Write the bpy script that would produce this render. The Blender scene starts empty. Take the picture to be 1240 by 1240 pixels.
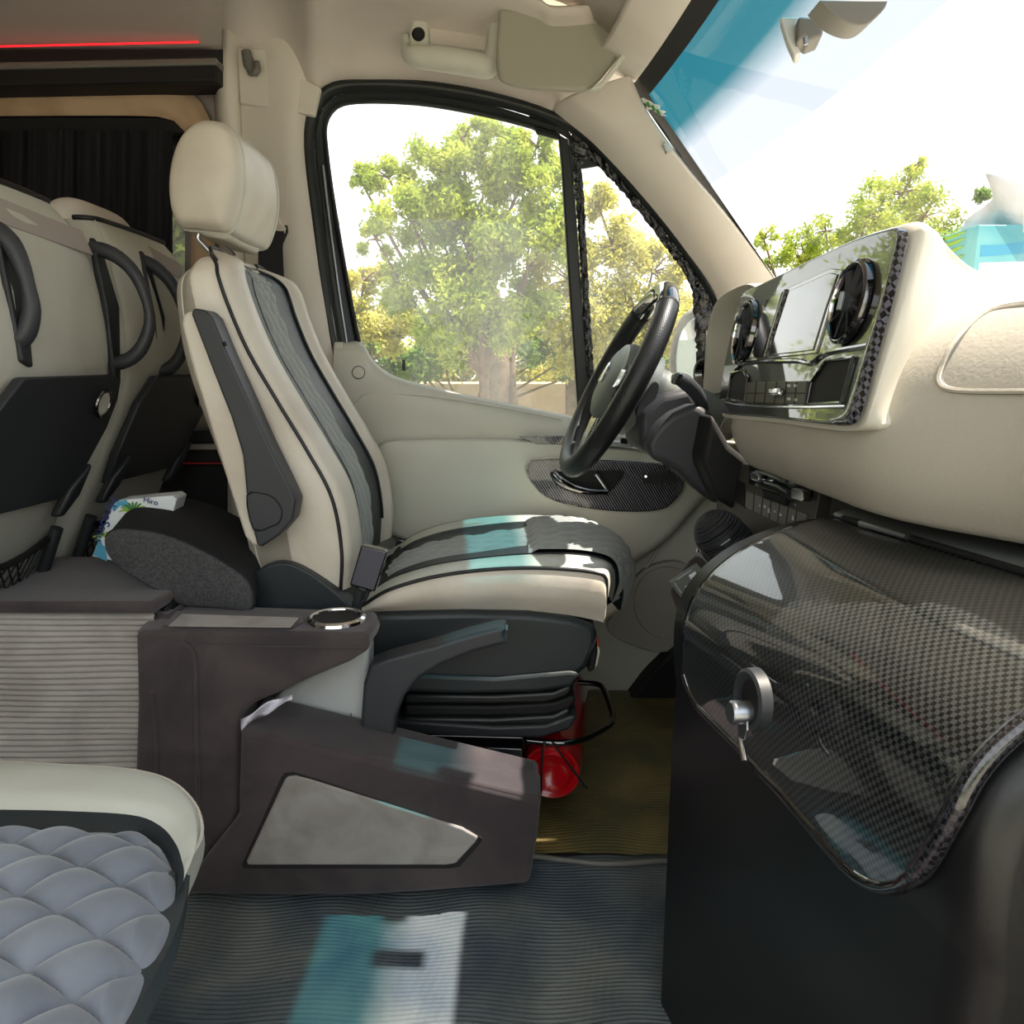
import bpy, bmesh, math, random
import numpy as np
from mathutils import Vector
random.seed(4); rng = np.random.default_rng(7)
sin, cos, pi = math.sin, math.cos, math.pi
SC = bpy.context.scene; COL = SC.collection

# ------------------------------------------------------------ camera
EYE = .86; FOC = 950.; PIT = math.atan(170/950)
cd = bpy.data.cameras.new('camera'); cam = bpy.data.objects.new('camera', cd); COL.objects.link(cam)
cam.location = (0, 0, EYE); cam.rotation_euler = (pi/2-PIT, 0, 0)
cd.sensor_width = 36; cd.lens = 36*FOC/1240; cd.clip_start = .02; SC.camera = cam
# ------------------------------------------------------------ world, sun, exposure
W = bpy.data.worlds.new('sky'); SC.world = W; W.use_nodes = True
nt = W.node_tree; bg = nt.nodes['Background']
tc = nt.nodes.new('ShaderNodeTexCoord'); sp = nt.nodes.new('ShaderNodeSeparateXYZ'); rp = nt.nodes.new('ShaderNodeValToRGB')
nt.links.new(tc.outputs['Generated'], sp.inputs[0]); nt.links.new(sp.outputs[2], rp.inputs[0]); nt.links.new(rp.outputs[0], bg.inputs[0])
rp.color_ramp.elements[0].position = 0; rp.color_ramp.elements[0].color = (1, .99, .96, 1)
rp.color_ramp.elements[1].position = .9; rp.color_ramp.elements[1].color = (.80, .91, 1, 1)
bg.inputs[1].default_value = 1.7
sd = bpy.data.lights.new('sun', 'SUN'); sun = bpy.data.objects.new('sun', sd); COL.objects.link(sun)
sd.energy = 14; sd.angle = .012; sd.color = (1, .89, .74)
sun.rotation_euler = Vector((-.443, .0, -1)).to_track_quat('-Z', 'Y').to_euler(); sun.location = (2, -1, 5)
vs = SC.view_settings; vs.view_transform = 'Standard'; vs.look = 'None'; vs.gamma = 1; vs.exposure = 0.52; vs.use_curve_mapping = False
SC.cycles.max_bounces = 8; SC.cycles.transparent_max_bounces = 24; SC.cycles.use_denoising = True
SC.cycles.caustics_reflective = False; SC.cycles.caustics_refractive = False

# ------------------------------------------------------------ measuring helpers
cp, sp_ = cos(PIT), sin(PIT)
def ray(px, py):
    u = (px-620)/FOC; v = (py-620)/FOC
    return np.array((u, cp-v*sp_, -sp_-v*cp))
def P(px, py, Y=None, X=None, Z=None):
    r = ray(px, py)
    t = Y/r[1] if Y is not None else X/r[0] if X is not None else (Z-EYE)/r[2]
    return np.array((0, 0, EYE))+t*r
def PP(pts, Y): return [P(a, b, Y) for a, b in pts]
def A(*v): return np.array(v, float)

def cr(pts, k, closed=False):
    """Catmull-Rom, k samples per segment (keeps control points)."""
    p = np.array(pts, float); n = len(p); out = []
    segs = n if closed else n-1
    for i in range(segs):
        if closed: a, b, c, d = p[(i-1) % n], p[i], p[(i+1) % n], p[(i+2) % n]
        else:
            a = p[i-1] if i else 2*p[0]-p[1]; b, c = p[i], p[i+1]
            d = p[i+2] if i+2 < n else 2*p[-1]-p[-2]
        for j in range(k):
            t = j/k
            out.append(.5*((2*b)+(-a+c)*t+(2*a-5*b+4*c-d)*t*t+(-a+3*b-3*c+d)*t**3))
    if not closed: out.append(p[-1])
    return np.array(out)
def resample(p, n, closed=False):
    p = np.array(p, float)
    if closed: p = np.vstack([p, p[:1]])
    s = np.concatenate([[0], np.cumsum(np.linalg.norm(np.diff(p, axis=0), axis=1))])
    q = np.linspace(0, s[-1], n, endpoint=not closed)
    return np.stack([np.interp(q, s, p[:, i]) for i in range(p.shape[1])], 1)
def crn(pts, n, closed=False): return resample(cr(pts, 12, closed), n, closed)

# ------------------------------------------------------------ materials
def C(r, g, b):
    f = lambda c: (c/255/12.92 if c <= 10 else ((c/255+.055)/1.055)**2.4)
    return (f(r), f(g), f(b), 1)
MATS = {}
def mat(name, col, rough=.5, metal=0, coat=0, spec=.5, col2=None, nscale=6, bump=None, sheen=0, trans=0, emis=None, detail=4, crough=.03):
    m = bpy.data.materials.new(name); m.use_nodes = True; t = m.node_tree; b = t.nodes['Principled BSDF']
    b.inputs['Base Color'].default_value = col; b.inputs['Roughness'].default_value = rough; b.inputs['Metallic'].default_value = metal
    b.inputs['Coat Weight'].default_value = coat; b.inputs['Coat Roughness'].default_value = crough; b.inputs['Specular IOR Level'].default_value = spec
    b.inputs['Sheen Weight'].default_value = sheen
    if emis: b.inputs['Emission Color'].default_value = emis[0]; b.inputs['Emission Strength'].default_value = emis[1]
    co = t.nodes.new('ShaderNodeTexCoord')
    if col2:
        n = t.nodes.new('ShaderNodeTexNoise'); n.inputs['Scale'].default_value = nscale; n.inputs['Detail'].default_value = detail; n.inputs['Distortion'].default_value = .6
        r = t.nodes.new('ShaderNodeValToRGB'); r.color_ramp.elements[0].position = .38; r.color_ramp.elements[1].position = .66
        r.color_ramp.elements[0].color = col; r.color_ramp.elements[1].color = col2
        t.links.new(co.outputs['Object'], n.inputs['Vector']); t.links.new(n.outputs[0], r.inputs[0]); t.links.new(r.outputs[0], b.inputs['Base Color'])
    last = None
    for sc, st, di in (bump or []):
        n = t.nodes.new('ShaderNodeTexNoise'); n.inputs['Scale'].default_value = sc; n.inputs['Detail'].default_value = 3
        bp = t.nodes.new('ShaderNodeBump'); bp.inputs['Strength'].default_value = st; bp.inputs['Distance'].default_value = di
        t.links.new(co.outputs['Object'], n.inputs['Vector']); t.links.new(n.outputs[0], bp.inputs['Height'])
        if last: t.links.new(last.outputs[0], bp.inputs['Normal'])
        last = bp
    if last: t.links.new(last.outputs[0], b.inputs['Normal'])
    MATS[name] = m
    return m
def pattern(m, kind, scale, colA, colB, coord='Object', rot=(0, 0, 0), bumpd=0, thresh=None):
    """weave / stripe / dot patterns feeding base colour (and a little relief)"""
    t = m.node_tree; b = t.nodes['Principled BSDF']; co = t.nodes.new('ShaderNodeTexCoord'); mp = t.nodes.new('ShaderNodeMapping')
    mp.inputs['Rotation'].default_value = rot; mp.inputs['Scale'].default_value = (scale,)*3 if not isinstance(scale, tuple) else scale
    t.links.new(co.outputs[coord], mp.inputs[0])
    if kind == 'checker':
        n = t.nodes.new('ShaderNodeTexChecker'); n.inputs['Scale'].default_value = 1; n.inputs[1].default_value = colA; n.inputs[2].default_value = colB
        t.links.new(mp.outputs[0], n.inputs[0]); t.links.new(n.outputs[0], b.inputs['Base Color']); h = n.outputs[1]
    elif kind == 'stripe':
        n = t.nodes.new('ShaderNodeTexWave'); n.wave_type = 'BANDS'; n.bands_direction = 'X'; n.inputs['Scale'].default_value = 1
        r = t.nodes.new('ShaderNodeValToRGB'); r.color_ramp.elements[0].color = colA; r.color_ramp.elements[1].color = colB
        if thresh: r.color_ramp.elements[0].position = thresh[0]; r.color_ramp.elements[1].position = thresh[1]
        t.links.new(mp.outputs[0], n.inputs[0]); t.links.new(n.outputs[1], r.inputs[0]); t.links.new(r.outputs[0], b.inputs['Base Color']); h = n.outputs[1]
    elif kind == 'dots':
        n = t.nodes.new('ShaderNodeTexVoronoi'); n.inputs['Scale'].default_value = 1; n.inputs['Randomness'].default_value = 0
        r = t.nodes.new('ShaderNodeValToRGB'); r.color_ramp.elements[0].color = colA; r.color_ramp.elements[1].color = colB
        r.color_ramp.elements[0].position = (thresh or (.28, .36))[0]; r.color_ramp.elements[1].position = (thresh or (.28, .36))[1]
        t.links.new(mp.outputs[0], n.inputs[0]); t.links.new(n.outputs[0], r.inputs[0]); t.links.new(r.outputs[0], b.inputs['Base Color']); h = n.outputs[0]
    if bumpd:
        bp = t.nodes.new('ShaderNodeBump'); bp.inputs['Strength'].default_value = .6; bp.inputs['Distance'].default_value = bumpd
        t.links.new(h, bp.inputs['Height'])
        if b.inputs['Normal'].links: t.links.new(b.inputs['Normal'].links[0].from_socket, bp.inputs['Normal'])
        t.links.new(bp.outputs[0], b.inputs['Normal'])
    return m
LB = [(9, .25, .01), (420, .25, .0006)]
M_leather = mat('white_leather', C(226, 219, 206), .42, col2=C(206, 196, 181), nscale=5, bump=[(11, .35, .012), (420, .3, .0006)])
M_leather2 = mat('cool_white_leather', C(214, 216, 206), .45, col2=C(196, 196, 184), nscale=5, bump=LB)
M_rearwhite = mat('rear_seat_leather', C(210, 209, 198), .5, col2=C(194, 192, 180), nscale=4, bump=LB)
M_band = mat('dark_leather_band', C(40, 47, 51), .45, bump=LB)
M_piping = mat('black_piping', C(18, 20, 24), .4)
M_quilt = mat('grey_quilted_fabric', C(160, 165, 162), .8, sheen=.3, bump=[(600, .3, .0005)])
M_velvet = mat('blue_grey_velvet', C(130, 136, 147), .85, col2=C(112, 118, 129), nscale=14, sheen=.5, bump=[(500, .3, .0006)])
M_black = mat('black_plastic', C(40, 43, 47), .5, bump=[(700, .25, .0004)])
M_blackgrip = mat('charcoal_plastic', C(54, 56, 61), .48, bump=[(700, .25, .0004)])
M_deep = mat('deep_black', C(12, 12, 14), .7)
M_gloss = mat('gloss_black', C(10, 11, 13), .12, coat=1)
M_rubber = mat('black_rubber', C(28, 32, 31), .42, bump=[(120, .2, .001)])
M_suede = mat('dark_suede', C(60, 52, 55), .95, col2=C(80, 71, 71), nscale=9, sheen=.25, bump=[(350, .4, .0008), (10, .3, .008)])
M_suedegrey = mat('grey_suede', C(168, 163, 158), .95, col2=C(146, 140, 133), nscale=14, sheen=.2, bump=[(300, .3, .0008)])
M_tan = mat('tan_suede', C(208, 178, 146), .95, col2=C(184, 152, 120), nscale=7, sheen=.2, bump=[(200, .3, .001)])
M_chrome = mat('chrome', C(225, 225, 228), .12, metal=1)
M_steel = mat('brushed_steel', C(160, 165, 172), .35, metal=1)
M_trim = mat('beige_trim', C(216, 216, 204), .5, col2=C(204, 202, 190), nscale=3, bump=[(500, .2, .0005)])
M_pillar = mat('warm_beige_trim', C(230, 223, 213), .6, col2=C(218, 208, 196), nscale=3, bump=[(500, .2, .0005)])
M_headliner = mat('headliner_cloth', C(218, 209, 200), .95, col2=C(204, 194, 184), nscale=4, bump=[(900, .3, .0006)])
M_visor = mat('khaki_vinyl', C(164, 161, 145), .7, bump=[(400, .3, .0006)])
M_dash = mat('dash_beige', C(186, 180, 169), .55, col2=C(174, 167, 156), nscale=2.5, bump=[(260, .35, .0012)])
M_dashwhite = mat('dash_housing_white', C(222, 218, 206), .5, col2=C(210, 204, 190), nscale=3, bump=[(400, .2, .0006)])
M_base = mat('light_grey_plastic', C(196, 199, 198), .45, bump=[(500, .2, .0005)])
M_wallgrey = mat('taupe_cloth', C(172, 162, 156), .95, bump=[(400, .3, .0006)])
M_red = mat('red_enamel', C(190, 12, 24), .25, coat=.6)
M_led = mat('red_led', C(200, 10, 10), .5, emis=((1, .02, .03, 1), .9))
M_led2 = mat('dim_red_led', C(60, 5, 8), .5, emis=((1, .02, .03, 1), .02))
M_cloth = mat('heather_fabric', C(62, 62, 64), .95, col2=C(84, 84, 86), nscale=260, bump=[(500, .6, .001)])
M_clothdark = mat('black_fabric', C(30, 30, 33), .95, bump=[(500, .6, .001)])
M_curtain = mat('black_curtain', C(26, 25, 30), .9, bump=[(300, .3, .0006)])
M_white = mat('white_paper', C(245, 245, 247), .8, bump=[(40, .5, .004)])
M_lilac = mat('pale_plastic_film', C(226, 222, 236), .35, bump=[(60, .8, .004)])
M_pleat = mat('pleated_grey_cloth', C(186, 181, 174), .9, col2=C(168, 162, 155), nscale=10, bump=[(300, .3, .0006)])
M_belt = mat('belt_webbing', C(34, 33, 38), .7); 
M_cabinet = mat('satin_black_cabinet', C(17, 18, 20), .36, bump=[(300, .15, .0005)])
M_cabtop = mat('dark_grey_top', C(126, 132, 130), .5, bump=[(200, .2, .0006)])
M_hub = mat('olive_grey_plastic', C(104, 110, 106), .5)
M_ground = mat('ground', C(150, 147, 138), .95, col2=C(128, 128, 112), nscale=.6)
M_wallout = mat('sandy_wall', C(214, 188, 158), .9, col2=C(196, 170, 142), nscale=2)
M_bark = mat('bark', C(120, 98, 78), .9, col2=C(88, 70, 54), nscale=12, bump=[(30, .6, .02)])
M_film = mat('crinkled_black_film', C(12, 12, 14), .16, coat=.6, bump=[(22, 1., .03), (70, .9, .01)])
M_lid = mat('carbon_lid', C(20, 22, 24), .3, coat=1, spec=.5, crough=.015)
M_panel = mat('carbon_gloss_panel', C(14, 16, 16), .35, coat=1, crough=.02)
M_carbonedge = mat('coarse_carbon_edge', C(20, 20, 24), .25, coat=1)
M_doorcarbon = mat('striped_carbon', C(30, 30, 34), .25, coat=1)
M_perf = mat('perforated_leather', C(26, 28, 30), .42)
M_grille = mat('speaker_mesh', C(175, 172, 162), .6)
M_floor = mat('blue_grey_ribbed_mat', C(74, 86, 96), .6, col2=C(116, 121, 118), nscale=5, bump=[(300, .5, .001)])
M_cabmat = mat('olive_rubber_mat', C(92, 88, 58), .38, col2=C(134, 120, 72), nscale=7, bump=[(60, .4, .003)], coat=.25)
M_mirror = mat('mirror_glass', C(200, 210, 215), .05, metal=1)
M_grey = mat('mid_grey_plastic', C(112, 110, 104), .5)
M_button = mat('warm_dark_grey_plastic', C(74, 70, 64), .45)
M_orange = mat('orange_tag', C(220, 60, 30), .5)
M_blueprint = mat('blue_print', C(90, 170, 205), .5); M_green = mat('green_print', C(150, 190, 70), .5); M_green2 = mat('dark_green_print', C(70, 130, 60), .5)
M_navy = mat('navy_ink', C(30, 50, 120), .5); M_ink = mat('pale_ink', C(205, 208, 205), .5); M_card = mat('white_card', C(235, 240, 245), .5)
M_bluecard = mat('aqua_card', C(88, 172, 188), .5, col2=C(130, 195, 204), nscale=9)
pattern(M_lid, 'checker', 260, C(6, 7, 8), C(58, 62, 63), 'UV')
pattern(M_panel, 'checker', 300, C(8, 10, 10), C(26, 28, 26))
pattern(M_carbonedge, 'checker', 180, C(12, 12, 16), C(105, 105, 118), rot=(.6, .3, .2))
pattern(M_doorcarbon, 'stripe', 56, C(12, 12, 16), C(130, 128, 140), rot=(0, .55, 0), thresh=(.3, .9))
pattern(M_perf, 'dots', 330, C(6, 6, 7), C(30, 32, 34), bumpd=.0006)
pattern(M_grille, 'dots', 260, C(96, 95, 90), C(180, 177, 168), bumpd=.0004)
pattern(M_pleat, 'stripe', (1, 1, 1), C(186, 181, 174), C(186, 181, 174)) if False else None

for m_ in (M_lid, M_panel, M_carbonedge, M_gloss): m_.node_tree.nodes['Principled BSDF'].inputs['Coat IOR'].default_value = 2.0
def glassmat(name, tint=(1, 1, 1, 1), dirt=.0, dirtcol=(.9, .9, .88, 1), gloss=1.0, ramp=None):
    """thin pane: clear transmission + fresnel reflection + a film of dust"""
    m = bpy.data.materials.new(name); m.use_nodes = True; t = m.node_tree; t.nodes.clear()
    out = t.nodes.new('ShaderNodeOutputMaterial'); tr = t.nodes.new('ShaderNodeBsdfTransparent'); gl = t.nodes.new('ShaderNodeBsdfGlossy')
    gl.inputs['Roughness'].default_value = .02; tr.inputs[0].default_value = tint
    fr = t.nodes.new('ShaderNodeFresnel'); fr.inputs[0].default_value = 1.45; mu = t.nodes.new('ShaderNodeMath'); mu.operation = 'MULTIPLY'; mu.inputs[1].default_value = gloss
    mx = t.nodes.new('ShaderNodeMixShader'); t.links.new(fr.outputs[0], mu.inputs[0]); t.links.new(mu.outputs[0], mx.inputs[0]); t.links.new(tr.outputs[0], mx.inputs[1]); t.links.new(gl.outputs[0], mx.inputs[2])
    res = mx
    co = t.nodes.new('ShaderNodeTexCoord')
    if dirt:
        df = t.nodes.new('ShaderNodeBsdfTranslucent'); df.inputs[0].default_value = dirtcol
        n = t.nodes.new('ShaderNodeTexNoise'); mp = t.nodes.new('ShaderNodeMapping'); mp.inputs['Scale'].default_value = (9, 9, 2.5); n.inputs['Scale'].default_value = 1; n.inputs['Detail'].default_value = 8
        t.links.new(co.outputs['Object'], mp.inputs[0]); t.links.new(mp.outputs[0], n.inputs[0])
        ml = t.nodes.new('ShaderNodeMapRange'); ml.inputs[1].default_value = .3; ml.inputs[2].default_value = .75; ml.inputs[3].default_value = dirt*.45; ml.inputs[4].default_value = dirt*1.8
        t.links.new(n.outputs[0], ml.inputs[0])
        m2 = t.nodes.new('ShaderNodeMixShader'); t.links.new(ml.outputs[0], m2.inputs[0]); t.links.new(mx.outputs[0], m2.inputs[1]); t.links.new(df.outputs[0], m2.inputs[2]); res = m2
    if ramp:
        s = t.nodes.new('ShaderNodeSeparateXYZ'); r = t.nodes.new('ShaderNodeValToRGB'); mr = t.nodes.new('ShaderNodeMapRange')
        t.links.new(co.outputs['Object'], s.inputs[0]); t.links.new(s.outputs[2], mr.inputs[0]); mr.inputs[1].default_value = ramp[0]; mr.inputs[2].default_value = ramp[1]
        t.links.new(mr.outputs[0], r.inputs[0]); t.links.new(r.outputs[0], tr.inputs[0])
        e = r.color_ramp.elements; e[0].position = ramp[2][0][0]; e[0].color = ramp[2][0][1]; e[1].position = ramp[2][1][0]; e[1].color = ramp[2][1][1]
        for p, c in ramp[2][2:]:
            q = e.new(p); q.color = c
    t.links.new(res.outputs[0], out.inputs[0]); MATS[name] = m
    return m
M_doorglass = glassmat('dusty_door_glass', (.95, .96, .95, 1), .075)
M_sideglass = glassmat('tinted_side_glass', (.5, .5, .5, 1), .05)
M_wind = glassmat('windscreen_glass', ramp=(1.0, 1.6, [(0, (.72, .72, .72, 1)), (.447, (.72, .72, .72, 1)), (.453, (.40, .42, .46, 1)), (.565, (.40, .42, .46, 1)), (.64, (.018, .115, .145, 1)), (1, (.01, .09, .12, 1))]), gloss=.06)
def leafmat(name, c1, c2):
    m = bpy.data.materials.new(name); m.use_nodes = True; t = m.node_tree; t.nodes.clear()
    out = t.nodes.new('ShaderNodeOutputMaterial'); d = t.nodes.new('ShaderNodeBsdfDiffuse'); tl = t.nodes.new('ShaderNodeBsdfTranslucent'); mx = t.nodes.new('ShaderNodeMixShader'); mx.inputs[0].default_value = .45
    co = t.nodes.new('ShaderNodeTexCoord'); n = t.nodes.new('ShaderNodeTexNoise'); n.inputs['Scale'].default_value = 3.5; r = t.nodes.new('ShaderNodeValToRGB')
    r.color_ramp.elements[0].position = .35; r.color_ramp.elements[1].position = .65; r.color_ramp.elements[0].color = c1; r.color_ramp.elements[1].color = c2
    t.links.new(co.outputs['Object'], n.inputs[0]); t.links.new(n.outputs[0], r.inputs[0])
    for s in (d, tl): t.links.new(r.outputs[0], s.inputs[0])
    t.links.new(d.outputs[0], mx.inputs[1]); t.links.new(tl.outputs[0], mx.inputs[2]); t.links.new(mx.outputs[0], out.inputs[0]); return m
M_leafG = leafmat('green_leaves', C(132, 154, 58), C(188, 196, 88)); M_leafY = leafmat('yellow_green_leaves', C(178, 172, 84), C(206, 200, 120)); M_leafD = leafmat('deep_green_leaves', C(84, 124, 60), C(140, 166, 84))

# ------------------------------------------------------------ object helpers
ORIG = {}
def wo(p): return ORIG.get(p.name, np.zeros(3)) if p else np.zeros(3)
def thing(name, label, cat, loc=(0, 0, 0), group=None):
    o = bpy.data.objects.new(name, None); COL.objects.link(o); o.location = tuple(loc); o.empty_display_size = .05
    o['label'] = label; o['category'] = cat
    if group: o['group'] = group
    ORIG[o.name] = np.array(loc, float)
    return o
def tag(o, label=None, cat=None, group=None, kind=None):
    if label: o['label'] = label
    if cat: o['category'] = cat
    if group: o['group'] = group
    if kind: o['kind'] = kind
    return o
def O(name, v, f, m, parent=None, ang=38, bevel=None, seg=3, uv=None, sub=0, kind=None, solid=0, smooth=True):
    v = np.array(v, float)
    if parent is not None: org = wo(parent)
    else: org = np.array((v[:, 0].mean(), v[:, 1].mean(), v[:, 2].min())) if kind != 'structure' else np.zeros(3)
    me = bpy.data.meshes.new(name); me.from_pydata((v-org).tolist(), [], [list(map(int, q)) for q in f])
    if uv is not None:
        ul = me.uv_layers.new(name='UVMap'); li = np.zeros(len(me.loops), dtype=np.int32); me.loops.foreach_get('vertex_index', li)
        ul.data.foreach_set('uv', np.array(uv, float)[li].ravel())
    bm = bmesh.new(); bm.from_mesh(me); bmesh.ops.recalc_face_normals(bm, faces=bm.faces); bm.to_mesh(me); bm.free()
    me.materials.append(m)
    if smooth:
        me.polygons.foreach_set('use_smooth', [True]*len(me.polygons)); me.set_sharp_from_angle(angle=math.radians(ang))
    o = bpy.data.objects.new(name, me); COL.objects.link(o)
    if parent is not None: o.parent = parent; ORIG[o.name] = org
    else: o.location = org.tolist(); ORIG[o.name] = org
    if solid:
        s = o.modifiers.new('solid', 'SOLIDIFY'); s.thickness = abs(solid); s.offset = 1 if solid > 0 else -1
    if bevel:
        b = o.modifiers.new('bevel', 'BEVEL'); b.width = bevel; b.segments = seg; b.limit_method = 'ANGLE'; b.angle_limit = math.radians(30)
    if sub:
        s = o.modifiers.new('sub', 'SUBSURF'); s.levels = sub; s.render_levels = sub
    if kind: o['kind'] = kind
    return o
def gridfaces(nv, nu, cu=False, cv=False, off=0):
    f = []
    for j in range(nv if cv else nv-1):
        for i in range(nu if cu else nu-1):
            a = j*nu+i; b = j*nu+(i+1) % nu; c = ((j+1) % nv)*nu+(i+1) % nu; d = ((j+1) % nv)*nu+i
            f.append((a+off, b+off, c+off, d+off))
    return f
def guv(G):
    nv, nu = G.shape[:2]
    du = np.concatenate([np.zeros((nv, 1)), np.cumsum(np.linalg.norm(np.diff(G, axis=1), axis=2), axis=1)], 1)
    dv = np.concatenate([np.zeros((1, nu)), np.cumsum(np.linalg.norm(np.diff(G, axis=0), axis=2), axis=0)], 0)
    return np.stack([du, dv], 2).reshape(-1, 2)
def net(ctrl, ku, kv, closedu=False):
    R = np.array([cr(r, ku, closedu) for r in ctrl]); G = np.array([cr(R[:, i], kv) for i in range(R.shape[1])])
    return G.transpose(1, 0, 2)
def sheet(name, G, m, parent=None, closedu=False, caps=False, **k):
    nv, nu = G.shape[:2]; f = gridfaces(nv, nu, closedu); v = G.reshape(-1, 3)
    uv = None if caps else guv(G)
    if caps: f.append(list(range(nu))); f.append(list(range((nv-1)*nu, nv*nu)))
    return O(name, v, f, m, parent, uv=uv, **k)
def prism(name, poly, vec, m, parent=None, bevel=.004, seg=3, **k):
    p = np.array(poly, float); n = len(p); q = p+np.array(vec, float)
    f = [list(range(n)), list(range(2*n-1, n-1, -1))]+[(i, (i+1) % n, n+(i+1) % n, n+i) for i in range(n)]
    return O(name, np.vstack([p, q]), f, m, parent, bevel=bevel, seg=seg, **k)
def box(name, lo, hi, m, parent=None, bevel=.004, **k):
    a, b = lo, hi
    return prism(name, [(a[0], a[1], a[2]), (b[0], a[1], a[2]), (b[0], a[1], b[2]), (a[0], a[1], b[2])], (0, b[1]-a[1], 0), m, parent, bevel, **k)
def tubegeo(path, r, n=10, closed=False):
    p = np.array(path, float); N = len(p); r = np.broadcast_to(np.array(r, float), (N,)) if np.ndim(r) <= 1 else r
    T = np.gradient(p, axis=0) if not closed else np.roll(p, -1, 0)-np.roll(p, 1, 0)
    T /= np.linalg.norm(T, axis=1)[:, None]+1e-12
    up = A(0, 0, 1) if abs(T[0][2]) < .9 else A(0, 1, 0)
    a = np.cross(T[0], up); a /= np.linalg.norm(a); V = []
    for i in range(N):
        a = a-T[i]*a.dot(T[i]); a /= np.linalg.norm(a)+1e-12; b = np.cross(T[i], a)
        for j in range(n):
            th = 2*pi*j/n; V.append(p[i]+r[i]*(cos(th)*a+sin(th)*b))
    f = gridfaces(N, n, True, closed)
    if not closed: f += [list(range(n)), list(range((N-1)*n, N*n))]
    return V, f
def tube(name, path, r, m, parent=None, n=10, closed=False, **k):
    V, f = tubegeo(path, r, n, closed); return O(name, V, f, m, parent, **k)
def frame(axis):
    w = np.array(axis, float); w /= np.linalg.norm(w); a = np.cross(w, A(0, 0, 1) if abs(w[2]) < .9 else A(1, 0, 0)); a /= np.linalg.norm(a)
    return a, np.cross(w, a), w
def lathe(name, prof, c, axis, m, parent=None, n=32, ripple=None, **k):
    a, b, w = frame(axis); V = []
    for r, h in prof:
        for j in range(n):
            th = 2*pi*j/n; V.append(np.array(c)+(cos(th)*a+sin(th)*b)*r+w*h)
    f = gridfaces(len(prof), n, True); e0, e1 = prof[0][0] <= .002, prof[-1][0] <= .002
    if e0: f.append(list(range(n)))
    if e1: f.append(list(range((len(prof)-1)*n, len(prof)*n)))
    if not e0 and not e1: f += [((len(prof)-1)*n+i, (len(prof)-1)*n+(i+1) % n, (i+1) % n, i) for i in range(n)]
    return O(name, V, f, m, parent, **k)
def band(name, Ac, Bc, n, m, parent=None, lift=.012, k=7, d=(0, -1, 0), **kw):
    a, b = crn(Ac, n), crn(Bc, n); G = []
    for j in range(k):
        t = j/(k-1); G.append(a*(1-t)+b*t+np.array(d)*lift*sin(pi*t)**.6)
    return sheet(name, np.array(G), m, parent, **kw)
def rr(cx, cy, w, h, r, n=5):
    o = []
    for (sx, sy, a0) in ((1, -1, -90), (1, 1, 0), (-1, 1, 90), (-1, -1, 180)):
        for i in range(n):
            a = math.radians(a0+90*i/(n-1)); o.append((cx+sx*(w/2-r)+r*cos(a), cy+sy*(h/2-r)+r*sin(a)))
    return o
def text(body, size, o, ux, uy, m, parent, name='lettering', ext=.0003):
    c = bpy.data.curves.new(name, 'FONT'); c.body = body; c.size = size; c.extrude = ext; c.align_x = 'CENTER'; c.align_y = 'CENTER'
    t = bpy.data.objects.new('tmp', c); me = bpy.data.meshes.new_from_object(t); bpy.data.objects.remove(t)
    v = np.array([w.co for w in me.vertices]); f = [tuple(p.vertices) for p in me.polygons]
    ux = np.array(ux, float)/np.linalg.norm(ux); uy = np.array(uy, float); uy = uy-ux*uy.dot(ux); uy /= np.linalg.norm(uy); uz = np.cross(ux, uy)
    V = np.array(o)+v[:, :1]*ux+v[:, 1:2]*uy+v[:, 2:3]*uz
    return O(name, V, f, m, parent, smooth=False)
def quilt(a, b, amp): return amp*(abs(math.sin(pi*a)*math.sin(pi*b)))**.45
# ============================================================ SETTING
def S(o): o['kind'] = 'structure'; return o
# floor under everything
box('floor', (-2.3, -.35, -.06), (1.25, 2.1, 0), M_suede, bevel=None, kind='structure')
# roof: cloth headliner, from the camera side to the drip rail
rows = []
for Yp, dy in ((1.99, 0), (1.965, 14), (1.93, 42), (1.86, 80), (1.74, 130)):
    base = [(252, 66), (300, 64), (345, 68), (378, 110), (405, 99), (440, 96), (520, 98), (600, 112), (650, 127), (677, 137), (715, 126), (766, 100)]
    rows.append([P(x+dy*(0 if i < 10 else .45 if i == 10 else .68), y-dy, Yp) for i, (x, y) in enumerate(base)])
G = net(rows, 5, 5)
sheet('trim_1', G, M_headliner, kind='structure', solid=-.006)
zt = float(G[-1][:, 2].mean())
roof = [[(x, y, z) for y in (1.78, 1.3, .6, -.32)] for x, z in ((-2.3, zt+.01), (-1, zt+.015), (-.2, zt+.01), (.1, zt-.03), (.25, 1.515))]
box('roof_shell', (-2.35, -.36, 1.72), (.16, 2.16, 1.76), M_trim, bevel=None, kind='structure'); box('wall_left_upper', (-2.35, 2.12, 1.63), (.12, 2.16, 1.74), M_trim, bevel=None, kind='structure')
sheet('ceiling', net([[A(*q) for q in r] for r in roof], 4, 5), M_headliner, kind='structure', solid=.02)
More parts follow.
